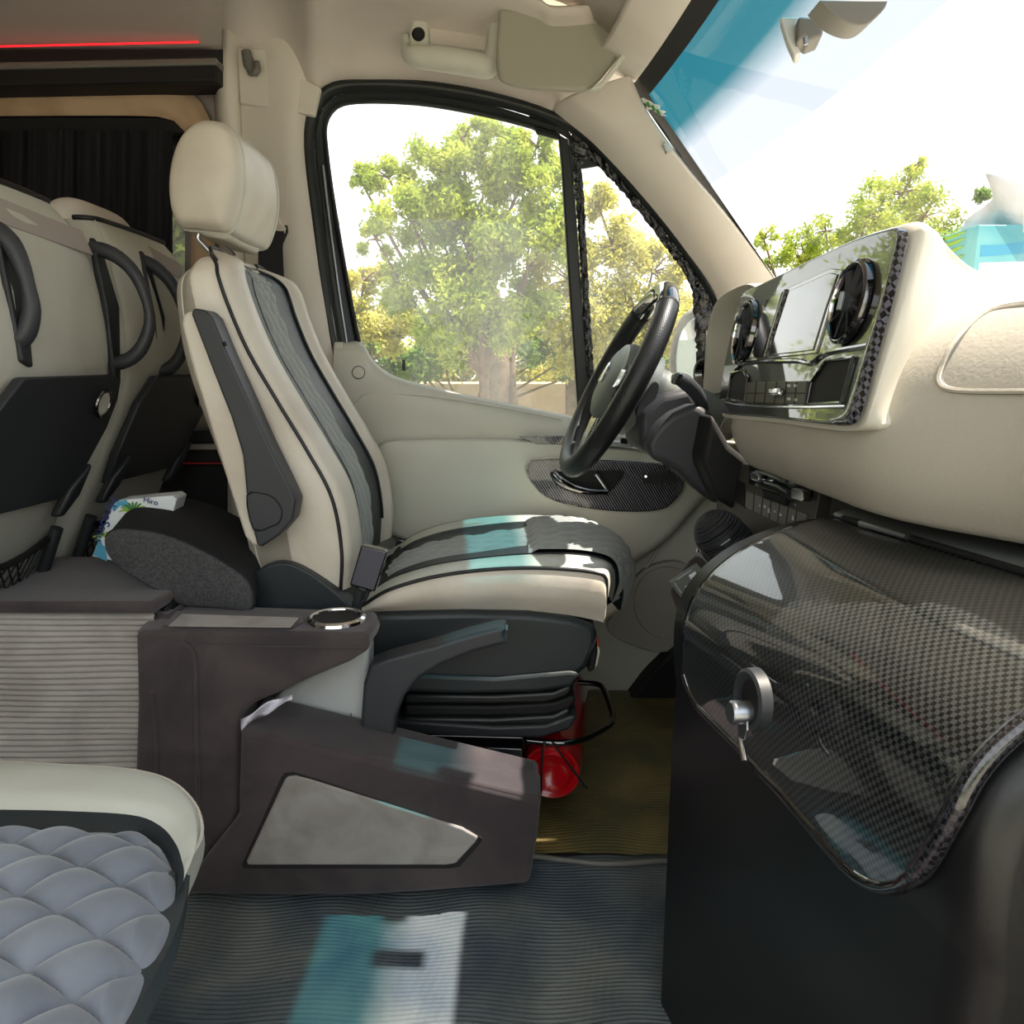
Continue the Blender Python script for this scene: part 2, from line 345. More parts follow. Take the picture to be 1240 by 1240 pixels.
# unseen roof and wall boxes above, added as outer skin to block light leaks
# windscreen header trim and windscreen
def wx(z, Y): return .28+(1.48-z)*.77+.05*(1-((Y-1.05)/.82)**2)
hd = []
for dx, z in ((.0, 1.487), (-.02, 1.490), (-.06, 1.508), (-.10, 1.53)):
    hd.append([A(wx(1.48, y)+dx, y, z) for y in (1.87, 1.6, 1.2, .8, .4, 0, -.3)])
sheet('trim_2', net(hd, 5, 4), M_pillar, kind='structure', solid=.01)
wg = np.array([[A(wx(z, y), y, z) for y in np.linspace(1.90, .0, 28)] for z in np.linspace(1.50, .90, 26)])
sheet('window_1', wg, M_wind, kind='structure')
blk = []
for q in range(4):
    blk.append([A(wx(1.49-.035*q/3, y)-.003, y, 1.49-.035*q/3) for y in np.linspace(1.87, .0, 20)])
sheet('trim_3', np.array(blk), M_deep, kind='structure')
blk = [[A(wx(z, min(1.868-w, 1.868))-.003, 1.868-w, z) for z in np.linspace(1.49, .95, 20)] for w in (-.04, -.01, .022)]
sheet('trim_4', np.array(blk), M_deep, kind='structure')
# A pillar
st = [((672, 128), (700, 112), (764, 92)), ((677, 137), (715, 127), (768, 102)), ((720, 172), (757, 160), (788, 141)), ((780, 237), (808, 218), (828, 196)), ((830, 300), (860, 282), (884, 263)),
      ((868, 358), (906, 345), (940, 338)), ((884, 430), (935, 412), (990, 408))]
rows = []
for a, b, c in st:
    pa, pb, pc = P(*a, 1.985), P(*b, 1.90), P(*c, 1.858)
    rows.append([pa, pa*.5+pb*.5+A(0, -.012, 0), pb+A(0, -.003, 0), pb*.5+pc*.5+A(0, -.004, 0), pc])
sheet('trim_5', net(rows, 5, 6), M_pillar, kind='structure', solid=-.01)
# small mirror-sensor clip and old sticker by the pillar
tk = thing('sun_visor_clip', 'small pale plastic clip on the windscreen pillar, below the blue tint band', 'clip', P(806, 182, 1.85))
prism('clip_body', PP([(803, 174), (810, 173), (815, 181), (808, 185)], 1.84), (0, .02, 0), M_base, tk, .002)
rs = random.Random(3); pts = []; SX = .02
for i in range(20):
    a = 2*pi*i/20; r = (1 if i % 2 else .72)*rs.uniform(.8, 1.15); pts.append(P(790+15*r*cos(a)+3*sin(a), 129+8*r*sin(a)+8*cos(a), 1.77))
stk = prism('torn_sticker', pts, (.006, .008, 0), M_pillar, None, None); tag(stk, 'torn cream sticker in the corner of the blue-tinted windscreen', 'sticker')
for q in ((784, 125), (790, 129), (796, 134)):
    prism('green_fleck', [P(q[0]+dx, q[1]+dy, 1.765) for dx, dy in ((-2, -1), (1, -2), (4, 4), (1, 5))], (0, .002, 0), M_green2, stk, None)

# ---------------- left side wall behind the driver (rear cabin)
WY = 2.02
def wallbit(name, pts, m, Y=WY, d=.04, bevel=None, **k): return prism(name, PP(pts, Y), (0, d, 0), m, None, bevel, kind='structure', **k)
box('wall_left', (-2.3, 2.07, -.3), (-.72, 2.10, .62), M_wallgrey, bevel=None, kind='structure')
wallbit('trim_6', [(-560, 30), (272, 58), (272, 110), (250, 108), (-560, 100)], M_wallgrey)
wallbit('trim_7', [(224, 100), (275, 100), (275, 640), (224, 640)], M_wallgrey, 2.03)
box('wall_back', (-2.32, -.35, -.06), (-2.28, 2.1, 1.7), M_wallgrey, bevel=None, kind='structure')  # unseen rear wall, added to keep light out from behind
box('wall_left_shell', (-2.3, 2.09, 1.36), (-.62, 2.12, 1.72), M_wallgrey, bevel=None, kind='structure')['kind'] = 'structure'
# cove above the black rails
rows = [[P(x, y, Y) for x in (-560, -100, 160, 268)] for y, Y in ((60, 1.90), (30, 1.84), (-40, 1.72))]
sheet('trim_8', net(rows, 3, 4), M_wallgrey, kind='structure', solid=.01)
# luggage rail: two black bars, grey strip, red light strip
lr = thing('overhead_rail', 'long black overhead rail with grey strip and red light line above the curtain', 'rail', P(30, 80, 1.9))
def bar(name, ya, yb, Y, m, x0=-560, x1=262, d=.09, sl=.022, par=None, bev=.004):
    f = lambda x, y: (x, y+(265-x)*sl)
    return prism(name, PP([f(x0, ya), f(x1, ya), f(x1, yb), f(x0, yb)], Y), (0, d, 0), m, par or lr, bev)
bar('upper_bar', 50, 70, 1.90, M_deep); bar('grey_strip', 69, 78, 1.895, M_grey); bar('lower_bar', 77, 98, 1.90, M_deep)
bar('light_strip', 49.0, 50.8, 1.868, M_led, x1=240, d=.004, bev=None)
lr2 = thing('lower_wall_rail', 'low black rail with grey strip on the wall behind the driver seat', 'rail', P(240, 540, 1.97))
bar('upper_bar', 521, 537, 1.95, M_deep, 150, 300, .09, .0, lr2); bar('grey_strip', 537, 545, 1.96, M_wallgrey, 150, 300, .08, 0, lr2); bar('lower_bar', 545, 560, 1.95, M_deep, 150, 300, .09, 0, lr2)
bar('light_strip', 560, 562, 1.952, M_led2, 150, 300, .02, 0, lr2, None)
bar('kick_panel', 562, 720, 1.98, M_deep, 100, 330, .05, 0, lr2)
# suede window surround
inner = [(-560, 145), (-200, 142), (100, 140), (185, 141), (205, 144), (220, 153), (227, 170), (231, 210), (232, 480)]
outer = [(-560, 108), (-200, 105), (100, 103), (190, 101), (216, 105), (237, 117), (252, 140), (259, 190), (262, 480)]
o = band('window_2', PP(inner, 1.99), PP(outer, 2.0), 60, M_tan, lift=.018, kind='structure')
# blackout rail + glass
wallbit('trim_9', [(-560, 142), (222, 143), (228, 160), (-560, 160)], M_deep, 1.995, .03)
gl = prism('pane', PP([(-560, 130), (240, 130), (240, 470), (-560, 470)], 2.055), (0, .004, 0), M_sideglass, o, None)
# curtain
G = []
cx = np.linspace(-460, 209, 420)
for j, y in enumerate(np.linspace(158, 470, 22)):
    row = []
    for i, x in enumerate(cx):
        ph = x*.155+1.4*sin(x*.043)+.012*j*sin(x*.3)
        row.append(P(x, y, 1.955+.015*sin(ph)+.006*sin(x*.41+j*.1)))
    G.append(row)
tag(sheet('curtain', np.array(G), M_curtain, ang=80), 'black gathered curtain drawn over the rear side window', 'curtain')
# ---------------- B pillar trim
rows = []
for y, xs in ((20, (262, 268, 275, 284, 287, 330, 362, 372)), (52, (262, 268, 275, 284, 287, 330, 362, 378)), (110, (264, 269, 276, 285, 288, 335, 360, 374)), (180, (268, 273, 280, 287, 290, 335, 355, 368)),
              (300, (270, 276, 282, 290, 293, 338, 364, 386)), (420, (272, 280, 286, 294, 297, 345, 376, 408)), (560, (276, 283, 290, 298, 300, 350, 388, 422)), (760, (276, 283, 290, 298, 300, 350, 390, 420))):
    Ys = (2.03, 1.965, 1.95, 1.965, 1.985, 1.965, 1.965, 1.99)
    rows.append([P(x, y, Y) for x, Y in zip(xs, Ys)])
sheet('trim_10', net(rows, 5, 5), M_pillar, kind='structure', solid=-.01)
prism('trim_11', PP([(287, 57), (345, 60), (350, 62), (354, 72), (360, 92), (388, 106), (380, 140), (290, 125)], 1.958), (0, .02, 0), M_pillar, None, .004, kind='structure')
hk = thing('coat_hook', 'small grey coat hook high on the door pillar', 'hook', P(303, 90, 1.955))
tube('hook_body', PP(cr([(298, 62), (300, 72), (303, 82), (307, 90)], 4), 1.945), [.012]*4+[.013]*4+[.011]*4+[.009], M_grey, hk)
tube('hook_tip', PP([(307, 90), (312, 84), (311, 74)], 1.935), [.008, .008, .006], M_grey, hk)
sb = thing('seat_belt', 'black seat belt hanging from its guide on the pillar beside the headrest', 'seat belt', P(335, 300, 1.95))
cpn = [(x, y) for x, y in rr(336, 256, 24, 98, 8)]
prism('guide_cover', PP(cpn, 1.952), (0, .03, 0), M_pillar, sb, .003)
prism('guide', PP([(330, 262), (337, 262), (339, 270), (346, 275), (345, 283), (330, 280)], 1.94), (0, .02, 0), M_pillar, sb, .003)
prism('guide_slot', PP([(328, 277), (347, 272), (348, 280), (342, 294), (330, 300)], 1.943), (0, .02, 0), M_deep, sb, .002)
prism('webbing', PP([(313, 278), (344, 280), (342, 300), (345, 370), (350, 470), (318, 470), (312, 370)], 1.93), (0, .003, 0), M_belt, sb, None)

# ---------------- driver door
sealO = [(412, 470), (400, 425), (386, 350), (374, 250), (367, 178), (370, 140), (382, 113), (405, 98), (450, 96), (520, 98), (600, 112), (677, 137), (720, 170), (780, 235), (830, 298), (868, 358), (881, 400), (883, 450), (886, 520)]
sealM = [(424, 470), (413, 425), (401, 350), (389, 250), (381, 178), (384, 150), (394, 125), (414, 114), (455, 111), (520, 115), (600, 129), (668, 150), (712, 176), (773, 242), (823, 305), (860, 362), (873, 402), (876, 450), (878, 520)]
win = [(452, 470), (437, 413), (421, 330), (405, 235), (397, 172), (397, 152), (404, 137), (420, 128), (460, 126), (520, 130), (600, 145), (676, 166)]
d1 = band('door_1', PP(sealO, 1.985), PP(sealM, 1.99), 110, M_rubber, lift=.014, kind='structure')
band('window_frame', PP(sealM[:12], 1.985), PP(win, 2.015), 80, M_rubber, d1, lift=.01)
band('inner_seal', PP([(p[0]-3.5, p[1]-3.5) if i > 6 else (p[0]-4, p[1]) for i, p in enumerate(win)], 1.999), PP(win, 2.008), 80, M_deep, d1, lift=.006)
# strip of dark metal between seal and frame
tube('frame_bead', crn(PP([(420, 415), (410, 350), (398, 260), (391, 200)], 1.985), 20), .003, M_steel, d1)
# divider bar and crinkled film
prism('divider_bar', PP([(676, 160), (689, 168), (694, 200), (703, 330), (712, 440), (716, 512), (700, 506), (696, 440), (688, 330), (680, 200)], 1.995), (0, .03, 0), M_rubber, d1, .005)
fa = [(689, 168), (694, 200), (703, 330), (711, 450), (713, 470)]; fb = [(702, 186), (706, 220), (712, 330), (719, 450), (720, 470)]
G = []
a, b = crn(PP(fa, 1.992), 70), crn(PP(fb, 1.992), 70)
for j in range(9):
    t = j/8; G.append([a[i]*(1-t)+b[i]*t+A(rng.normal()*.0012, -.004*sin(pi*t)+rng.normal()*.0022, 0) for i in range(70)])
sheet('film_on_bar', np.array(G), M_film, d1, ang=80)
fa = [(684, 152), (717, 171), (779, 240), (829, 303), (866, 360), (879, 402), (881, 450), (883, 520)]; fb = [(704, 200), (716, 195), (758, 238), (812, 308), (835, 344), (840, 375), (844, 440), (845, 520)]
a, b = crn(PP(fa, 1.995), 110), crn(PP(fb, 1.995), 110); G = []
for j in range(12):
    t = j/11; G.append([a[i]*(1-t)+b[i]*t+A(rng.normal()*.0015, -.006*sin(pi*t)+rng.normal()*.003, rng.normal()*.001) for i in range(110)])
sheet('film_on_quarter_frame', np.array(G), M_film, d1, ang=80)
prism('corner_filler', PP([(640, 138), (690, 148), (722, 178), (730, 200), (706, 204), (690, 200), (680, 170), (650, 162)], 2.002), (0, .008, 0), M_rubber, d1, .001)
prism('glass', PP([(396, 120), (684, 140), (703, 520), (430, 470)], 2.022), (0, .004, 0), M_doorglass, d1, None)
prism('quarter_glass', PP([(692, 150), (720, 180), (866, 380), (868, 530), (705, 520)], 2.012), (0, .004, 0), M_doorglass, d1, None)
# inner door skin
xs = (404, 437, 452, 480, 540, 600, 660, 693, 740, 800, 880, 1000)
top = (414, 414, 436, 456, 472, 485, 497, 504, 514, 524, 532, 540)
rows = []
for k_, (dy, Y) in enumerate(((0, 2.01), (2, 1.985), (8, 1.965), (30, 1.955))): rows.append([P(x, t+dy, Y) for x, t in zip(xs, top)])
for y, Y in ((560, 1.965), (640, 1.975), (740, 1.98), (830, 1.985), (930, 1.99)):
    rows.append([P(x+(0 if y < 700 else -(x > 800)*20), y, Y-(.01 if x > 800 else 0)) for x in xs])
G = net(rows, 5, 5); sheet('door_skin', G, M_trim, d1)
prism('rear_edge_trim', PP([(404, 414), (415, 414), (417, 470), (414, 540), (408, 540)], 1.965), (0, .03, 0), M_trim, d1, .004)
# recess crease arc
tube('trim_crease', crn(PP([(427, 540), (428, 500), (436, 482), (452, 476), (520, 480), (600, 492), (680, 508)], 1.957), 40), .0022, M_trim, d1)
prism('screw_cover', PP([(434+7*cos(a), 451+7*sin(a)) for a in np.linspace(0, 2*pi, 25)[:-1]], 1.95), (0, .02, 0), M_trim, d1, .001)
tube('screw_cover_rim', [P(434+7.6*cos(a), 451+7.6*sin(a), 1.9535) for a in np.linspace(0, 2*pi, 25)[:-1]], .0012, M_grey, d1, closed=True, n=6)
tube('lock_pin', [P(489, 449, 1.985), P(489, 436, 1.985)], .004, M_black, d1)
# lower padded shell with shelf
ol = cr([(452, 600), (449, 560), (456, 541), (476, 533), (560, 531), (640, 532), (720, 538), (800, 548), (858, 566), (862, 590), (840, 618), (800, 660), (740, 690), (640, 690), (540, 668), (490, 655), (465, 640)], 4, True)
c0 = ol.mean(0); G = []
for sc, dY in ((1.0, .05), (.995, .018), (.975, .004), (.94, 0), (.7, -.002)):
    G.append([P(c0[0]+(x-c0[0])*(1-(1-sc)*.8), c0[1]+(y-c0[1])*sc, 1.905+dY) for x, y in ol])
sheet('armrest_shell', np.array(G), M_trim, d1, closedu=True, caps=True)
# carbon insert, recess, handle, small switch plate
ins = cr([(639, 572), (641, 562), (652, 557), (700, 557), (760, 559), (806, 563), (824, 574), (827, 590), (816, 606), (800, 616), (770, 619), (730, 617), (690, 611), (662, 601), (647, 587)], 4, True)
prism('insert_rim', PP([(733+(x-733)*1.035, 588+(y-588)*1.09) for x, y in ins], 1.895), (0, .02, 0), M_trim, d1, .004)
ci = prism('carbon_insert', PP(ins, 1.888), (0, .015, 0), M_doorcarbon, d1, .002); tag(ci, 'dark striped carbon insert')
prism('insert_edge', PP([(733+(x-733)*1.012, 588+(y-588)*1.03) for x, y in ins], 1.891), (0, .015, 0), M_gloss, d1, .001)
prism('handle_recess', PP(cr([(667, 572), (690, 571), (730, 570), (755, 571), (750, 583), (738, 596), (722, 600), (700, 597), (682, 589), (671, 580)], 3, True), 1.884), (0, .01, 0), M_deep, d1, .001)
tube('door_handle', PP(cr([(670, 573), (678, 582), (692, 590), (712, 595), (736, 596)], 4), 1.872), [.009, .011, .012, .013, .014, .014, .014, .013, .012, .011, .011, .010, .009, .009, .008, .008, .007], M_gloss, d1)
tube('handle_pivot', PP([(722, 574), (729, 584), (735, 593)], 1.876), .005, M_steel, d1)
prism('switch_plate', PP(rr(799, 580, 42, 11, 5), 1.883), (0, .01, 0), M_black, d1, .001)
tube('plate_screw', [P(782, 577, 1.881), P(782, 577, 1.886)], .003, M_chrome, d1)
prism('shelf_carbon_strip', PP([(628, 529), (690, 528), (720, 536), (694, 539), (650, 538)], 1.90), (0, .03, 0), M_doorcarbon, d1, .001)
prism('window_switch_panel', PP([(724, 533), (786, 538), (786, 541), (724, 541)], 1.89), (0, .04, 0), M_steel, d1, .001)
for x in (752, 771): prism('window_switch', PP([(x, 530), (x+10, 531), (x+8, 538), (x-1, 537)], 1.885), (0, .02, 0), M_gloss, d1, .001)
tube('door_crease', PP([(838, 594), (812, 640), (775, 700), (742, 742)], 1.962), .004, M_trim, d1)
gr = prism('speaker_grille', PP([(808+41*cos(a), 730+44*sin(a)) for a in np.linspace(0, 2*pi, 41)[:-1]], 1.945), (0, .02, 0), M_grille, d1, .003)
prism('grille_surround', PP(cr([(780, 690), (830, 683), (848, 740), (836, 778), (800, 790), (757, 778), (735, 760), (752, 730)], 4, True), 1.952), (0, .02, 0), M_grille, d1, .003)
tube('recline_ring', [P(485+5*cos(a), 660+5*sin(a), 1.9) for a in np.linspace(0, 2*pi, 17)[:-1]], .003, M_steel, d1, closed=True)
# footwell carpet hump, front bulkhead under the dash
prism('baseboard_left', PP(cr([(756, 872), (772, 835), (800, 803), (838, 772), (905, 760), (905, 900), (838, 880)], 3, True), 1.93), (0, .08, 0), M_deep, None, .01, kind='structure')
box('wall_front', (.98, -.3, -.06), (1.02, 2.05, .93), M_deep, bevel=None, kind='structure')
box('wall_left_front', (-.75, 2.04, -.06), (1.02, 2.08, .62), M_trim, bevel=None, kind='structure')
box('wall_left_cowl', (.48, 1.985, .3), (1.0, 2.03, .96), M_trim, bevel=None, kind='structure')
box('trim_12', (-.7, 1.995, -.06), (1.0, 2.05, .5), M_trim, bevel=None, kind='structure')  # hidden sill box, added to close a light leak by the door
# side mirror outside
mr = prism('side_mirror', PP(cr([(811, 450), (816, 405), (828, 380), (850, 372), (880, 385), (884, 470), (830, 475)], 3, True), 2.3), (.03, .16, 0), M_grey, d1, .01)
prism('mirror_glass', PP(cr([(819, 448), (822, 412), (832, 392), (852, 388), (858, 470), (830, 470)], 3, True), 2.292), (0, .008, 0), M_mirror, mr, .002)

# ---------------- grab handle, visor, mirror
gh = thing('grab_handle', 'beige moulded grab handle with a round socket above the door window', 'grab handle', P(545, 60, 1.86))
prism('socket_plate', PP([(494, 60), (497, 34), (500, 20), (516, 20), (520, 50), (516, 58)], 1.87), (0, .05, 0), M_trim, gh, .006)
lathe('socket', [(.001, -.004), (.008, -.004), (.013, 0), (.016, .004), (.0165, .03), (.001, .03)], P(506.5, 41, 1.868), (0, 1, 0), M_deep, gh)
G = []
for (x, y, w, Y) in ((491, 44, 4, 1.87), (492, 58, 6, 1.855), (500, 68, 12, 1.84), (530, 71, 14, 1.835), (570, 77, 14, 1.835), (592, 80, 13, 1.84), (599, 60, 10, 1.85), (602, 20, 10, 1.86)): G.append((x, y, w, Y))
tube('grip', cr([P(x, y, Y) for x, y, w, Y in G], 5), np.interp(np.linspace(0, 7, 36), range(8), [w/2/520 for *_, w, _ in G])*1.9, M_trim, gh, n=12)
prism('recess_back', PP([(517, 20), (590, 20), (588, 60), (520, 54)], 1.885), (0, .03, 0), M_headliner, gh, .004)
vz = thing('sun_visor', 'folded khaki vinyl sun visor above the door window', 'sun visor', P(690, 60, 1.8))
prism('visor_pad', PP(cr([(604, 10), (601, 70), (603, 90), (612, 101), (640, 107), (680, 110), (706, 110), (724, 100), (745, 74), (770, 40), (795, 0)], 4), 1.79), (0, .028, .006), M_visor, vz, .009, 4)
prism('visor_edge', PP([(715, 108), (728, 106), (790, 28), (806, 0), (798, 0), (775, 34), (745, 76), (728, 98)], 1.775), (0, .02, 0), M_trim, vz, .003)
rv = thing('rear_view_mirror', 'dark rear-view mirror at the top edge of the windscreen', 'mirror', P(1035, 30, 1.1))
prism('mirror_housing', PP(cr([(992, 0), (1012, 20), (1035, 30), (1052, 28), (1070, 12), (1076, 0)], 4), 1.0), (0, .04, 0), M_grey, rv, .008)
sn = thing('dash_camera', 'grey camera bracket stuck high on the windscreen', 'camera', P(970, 40, 1.1))
prism('bracket', PP([(944, 20), (966, 20), (963, 48), (970, 64), (962, 68), (953, 48)], 1.12), (.01, .03, 0), M_base, sn, .003)
prism('camera_body', PP([(966, 20), (996, 20), (997, 42), (980, 49), (975, 44), (966, 50)], 1.10), (.01, .05, 0), M_grey, sn, .004)
tube('camera_screw', [P(975, 45, 1.09), P(976, 54, 1.09)], .003, M_steel, sn)

# ============================================================ DASHBOARD
dash = thing('dashboard', 'beige moulded dashboard running under the windscreen', 'dashboard', (.7, 1, .7))
rows = []
def dprof(y):
    s = (y-.6)/.7; k_ = .09*(lambda q: q*q*(3-2*q))(max(0, min(1, (.80-y)/.24))) ; b = .0
    far = max(0, min(1, (y-1.24)/.06))*.13
    x0 = .334+k_+far
    return [A(.95, y, .70), A(x0+.14, y, .715), A(x0+.045, y, .715), A(x0+.018, y, .732), A(x0, y, .775), A(x0+.006, y, .83), A(x0+.035, y, .885), A(x0+.085, y, .925), A(x0+.16, y, .94), A(x0+.28, y, .945), A(.93, y, .92)]
ys = [-.1, .2, .45, .6, .75, .9, 1.05, 1.18, 1.25, 1.285, 1.30, 1.34, 1.5, 1.7, 1.975]
sheet('dash_body', net([dprof(y) for y in ys], 5, 4), M_dash, dash, caps=True)
# glovebox lid edge
gb = [(1260, 366), (1208, 374), (1180, 392), (1155, 420), (1142, 448), (1140, 463), (1150, 471), (1180, 474), (1260, 474)]
def PD(px, py, off=0.0):
    """point where the sight line meets the dash face"""
    r = ray(px, py); lo, hi = .3, 2.
    for _ in range(40):
        t = (lo+hi)/2; q = A(0, 0, EYE)+t*r; pr = np.array(dprof(q[1])); zz = pr[2:9, 2]; xx = pr[2:9, 0]
        x = np.interp(q[2], zz, xx)
        if q[0] < x-off: lo = t
        else: hi = t
    return A(0, 0, EYE)+t*r
lid = [PD(x, y, .0035) for x, y in gb]
tube('glovebox_seam', crn(lid, 50), .0028, M_grey, dash, n=6)
lidc = crn(lid, 50); inner = [q*.985+lidc.mean(0)*.015+A(-.003, 0, 0) for q in lidc]
tube('glovebox_edge', [q+A(.0006, 0, 0) for q in inner], .0026, M_dash, dash, n=6)
prism('key_slot', [PD(x, y, .004) for x, y in [(880+6*cos(a)+2*sin(a), 520-13*sin(a)) for a in np.linspace(0, 2*pi, 17)[:-1]]], (.01, 0, 0), M_gloss, dash, None)
# ---- centre panel: plane through its corners
NT, NB, FT, FB = A(.358, .75, .99), A(.327, .75, .81), A(.363, 1.25, .985), A(.335, 1.25, .81)
ey = (FB-NB)/np.linalg.norm(FB-NB); ez = (NT-NB); ez = ez-ey*ez.dot(ey); ez /= np.linalg.norm(ez); en = np.cross(ez, ey)
if en[0] > 0: en = -en
def PL(px, py, off=0.0):
    r = ray(px, py); o0 = NB+en*off; t = (o0-A(0, 0, EYE)).dot(en)/r.dot(en); return A(0, 0, EYE)+t*r
cpn = thing('centre_console', 'glossy carbon centre console with two round vents and a screen', 'console', (.36, 1, .8))
outl = [(1094, 277), (1100, 283), (1097, 300), (1080, 370), (1060, 440), (1045, 495), (1038, 510), (1028, 515), (1000, 514), (940, 507), (884, 502), (877, 498), (876, 480), (880, 450), (888, 410), (896, 375), (905, 354), (922, 346), (985, 316), (1040, 291), (1082, 278)]
op = np.array([PL(x, y) for x, y in outl]); oc = op.mean(0)
# housing: loft from panel back into the dash
hs = []
for s_, dx, gy, zt in ((1.0, -.001, 0, 2), (1.03, .003, -.0, 2), (1.05, .010, 0, .992), (1.05, .024, .006, .981), (1.05, .05, .03, .966), (1.05, .09, .065, .956), (1.05, .14, .10, .951), (1.06, .20, .14, .945), (1.06, .3, .16, .94)):
    row = []
    for q in op:
        w = oc+(q-oc)*A(1, s_, min(s_, 1.05)); f_ = max(0, min(1, (q[2]-.815)/.15)); w = w+A(dx*(.10+.90*f_), gy*(q[1] < 1.0)*f_, 0); w[2] = min(w[2], zt); row.append(w)
    hs.append(row)
G = net(hs, 3, 4, True); sheet('housing', G, M_dashwhite, cpn, closedu=True, caps=True)
ops = cr(op, 3, True)
prism('front_panel', ops+en*.006, -en*.01, M_panel, cpn, .003)
# coarse carbon rim along the near edge
ra = [(1094, 277), (1100, 284), (1096, 305), (1080, 370), (1060, 440), (1045, 495), (1036, 512), (1016, 515)]
rb = [(1086, 281), (1089, 290), (1084, 310), (1066, 375), (1044, 440), (1028, 488), (1020, 500), (1008, 506)]
band('carbon_rim', [PL(x, y, .006) for x, y in ra], [PL(x, y, .006) for x, y in rb], 60, M_carbonedge, cpn, lift=.006, d=en)
def vent(px, py, r, nm, pxr):
    c = PL(px, py, .006); v = lathe(nm, [(r*.87, .001), (r*.88, .006), (r*.93, .009), (r, .007), (r*1.03, .001)], c, en, M_gloss, cpn, n=48)
    lathe('vent_bowl', [(r*.9, .0012), (r*.7, .0008), (.001, .0006)], c, en, M_deep, v, n=40)
    lathe('vent_ring', [(r*.885, .0065), (r*.90, .0085), (r*.915, .008)], c, en, M_chrome, v, n=48)
    for i in range(8):
        a = 2*pi*i/8+.3; d = cos(a)*ey+sin(a)*ez; s = -sin(a)*ey+cos(a)*ez
        prism('vent_blade', [c+d*r*.24+s*.002+en*.002, c+d*r*.86+s*.004+en*.002, c+d*r*.86-s*.002+en*.006, c+d*r*.24-s*.002+en*.006], en*.002, M_blackgrip, v, None)
    lathe('vent_knob', [(.001, .010), (r*.17, .010), (r*.24, .008), (r*.26, .004), (r*.26, .001), (.001, .001)], c, en, M_blackgrip, v, n=24)
    prism('knob_tab', [c+ey*(u*r*.09)+ez*(w*r*.22)+en*.010 for u, w in ((-1, -1), (1, -1), (1, 1), (-1, 1))], en*.004, M_steel, v, .001)
vent(1033, 367, .042, 'near_vent', 0); vent(904, 403, .047, 'far_vent', 0)
M_screen = mat('screen_glass', C(14, 17, 20), .05, coat=1)
prism('screen', [PL(x, y, .009) for x, y in [(957, 351), (1005, 330), (1014, 332), (1000, 372), (984, 424), (970, 426), (931, 430), (945, 385)]], -en*.004, M_screen, cpn, .001)
prism('screen_frame', [PL(x, y, .0078) for x, y in [(953, 349), (1005, 325), (1020, 326), (1004, 376), (988, 428), (970, 430), (926, 434), (942, 385)]], -en*.004, M_gloss, cpn, .001)
prism('side_display', [PL(x, y, .008) for x, y in [(928, 362), (947, 353), (936, 390), (922, 432), (906, 434), (914, 405)]], -en*.004, M_screen, cpn, .001)
band('carbon_divider', [PL(x, y, .008) for x, y in [(950, 352), (937, 392), (925, 433)]], [PL(x, y, .008) for x, y in [(955, 350), (942, 391), (930, 432)]], 20, M_carbonedge, cpn, lift=.003, d=en)
tube('raised_bead', crn([PL(x, y, .007) for x, y in [(886, 458), (900, 441), (960, 437), (982, 440), (1000, 428), (1052, 418)]], 40), .003, M_gloss, cpn, n=8)
for nm, q in (('near_pocket', [(1001, 437), (1032, 434), (1018, 487), (979, 489), (984, 462)]), ('far_pocket', [(886, 452), (900, 449), (905, 458), (902, 485), (882, 482)])):
    pk = prism(nm, [PL(x, y, .0075) for x, y in q], -en*.002, M_deep, cpn, None)
    c = np.mean([PL(x, y, .009) for x, y in q], 0)
    tube('pocket_rim', [c+(PL(x, y, .0085)-c)*1.03 for x, y in q], .0022, M_gloss, pk, closed=True, n=8)
sw = prism('switch_row', [PL(x, y, .0085) for x, y in [(904, 463), (977, 461), (973, 490), (901, 487)]], -en*.004, M_button, cpn, .001)
for i in range(1, 6):
    x = 904+73*i/6; tube('switch_gap', [PL(x, 462, .0088), PL(x-3, 489, .0088)], .0006, M_deep, sw, n=4)
tube('switch_gap', [PL(904, 476, .0088), PL(925, 476, .0088)], .0006, M_deep, sw, n=4); tube('switch_gap', [PL(950, 476, .0088), PL(975, 476, .0088)], .0006, M_deep, sw, n=4)
prism('chrome_knob', [PL(x, y, .018) for x, y in [(929, 470), (942, 469), (941, 478), (930, 479)]], -en*.01, M_chrome, sw, .003)
for q in ((955, 483), (963, 484), (955, 467), (963, 467)): prism('switch_mark', [PL(q[0]+a, q[1]+b, .0088) for a, b in ((-2, -1.6), (2, -1.6), (2, 1.6), (-2, 1.6))], -en*.0003, M_ink, sw, None)
tube('lower_chrome_line', crn([PL(x, y, .008) for x, y in [(879, 488), (905, 491), (960, 493), (1024, 492)]], 20), .0016, M_chrome, cpn, n=8)
# ---- instrument hood in front of the wheel
hood = thing('instrument_hood', 'pale arched instrument hood beyond the steering wheel', 'instrument hood', (.5, 1.6, .95))
def arch(x, s, dz=0): 
    return [A(x, 1.6+(y-1.6)*s, .95+(z-.95)*s+dz) for y, z in ((1.77, .80), (1.765, .88), (1.755, .94), (1.72, .985), (1.66, 1.01), (1.55, 1.018), (1.45, 1.015), (1.38, .99), (1.345, .94), (1.335, .88), (1.33, .80))]
G = net([arch(.66, .93, -.02), arch(.56, .98, -.004), arch(.48, 1.01), arch(.455, 1.0), arch(.425, .98), arch(.44, .93), arch(.50, .84)], 5, 4)
sheet('hood_shell', G, M_dashwhite, hood)
prism('cluster_face', [A(.50, 1.6+(y-1.6)*.86, .95+(z-.95)*.86) for y, z in ((1.80, .80), (1.795, .88), (1.78, .955), (1.74, 1.0), (1.66, 1.025), (1.55, 1.03), (1.45, 1.025), (1.38, .995), (1.345, .94), (1.33, .80))], (.02, 0, 0), M_dashwhite, hood, .003)
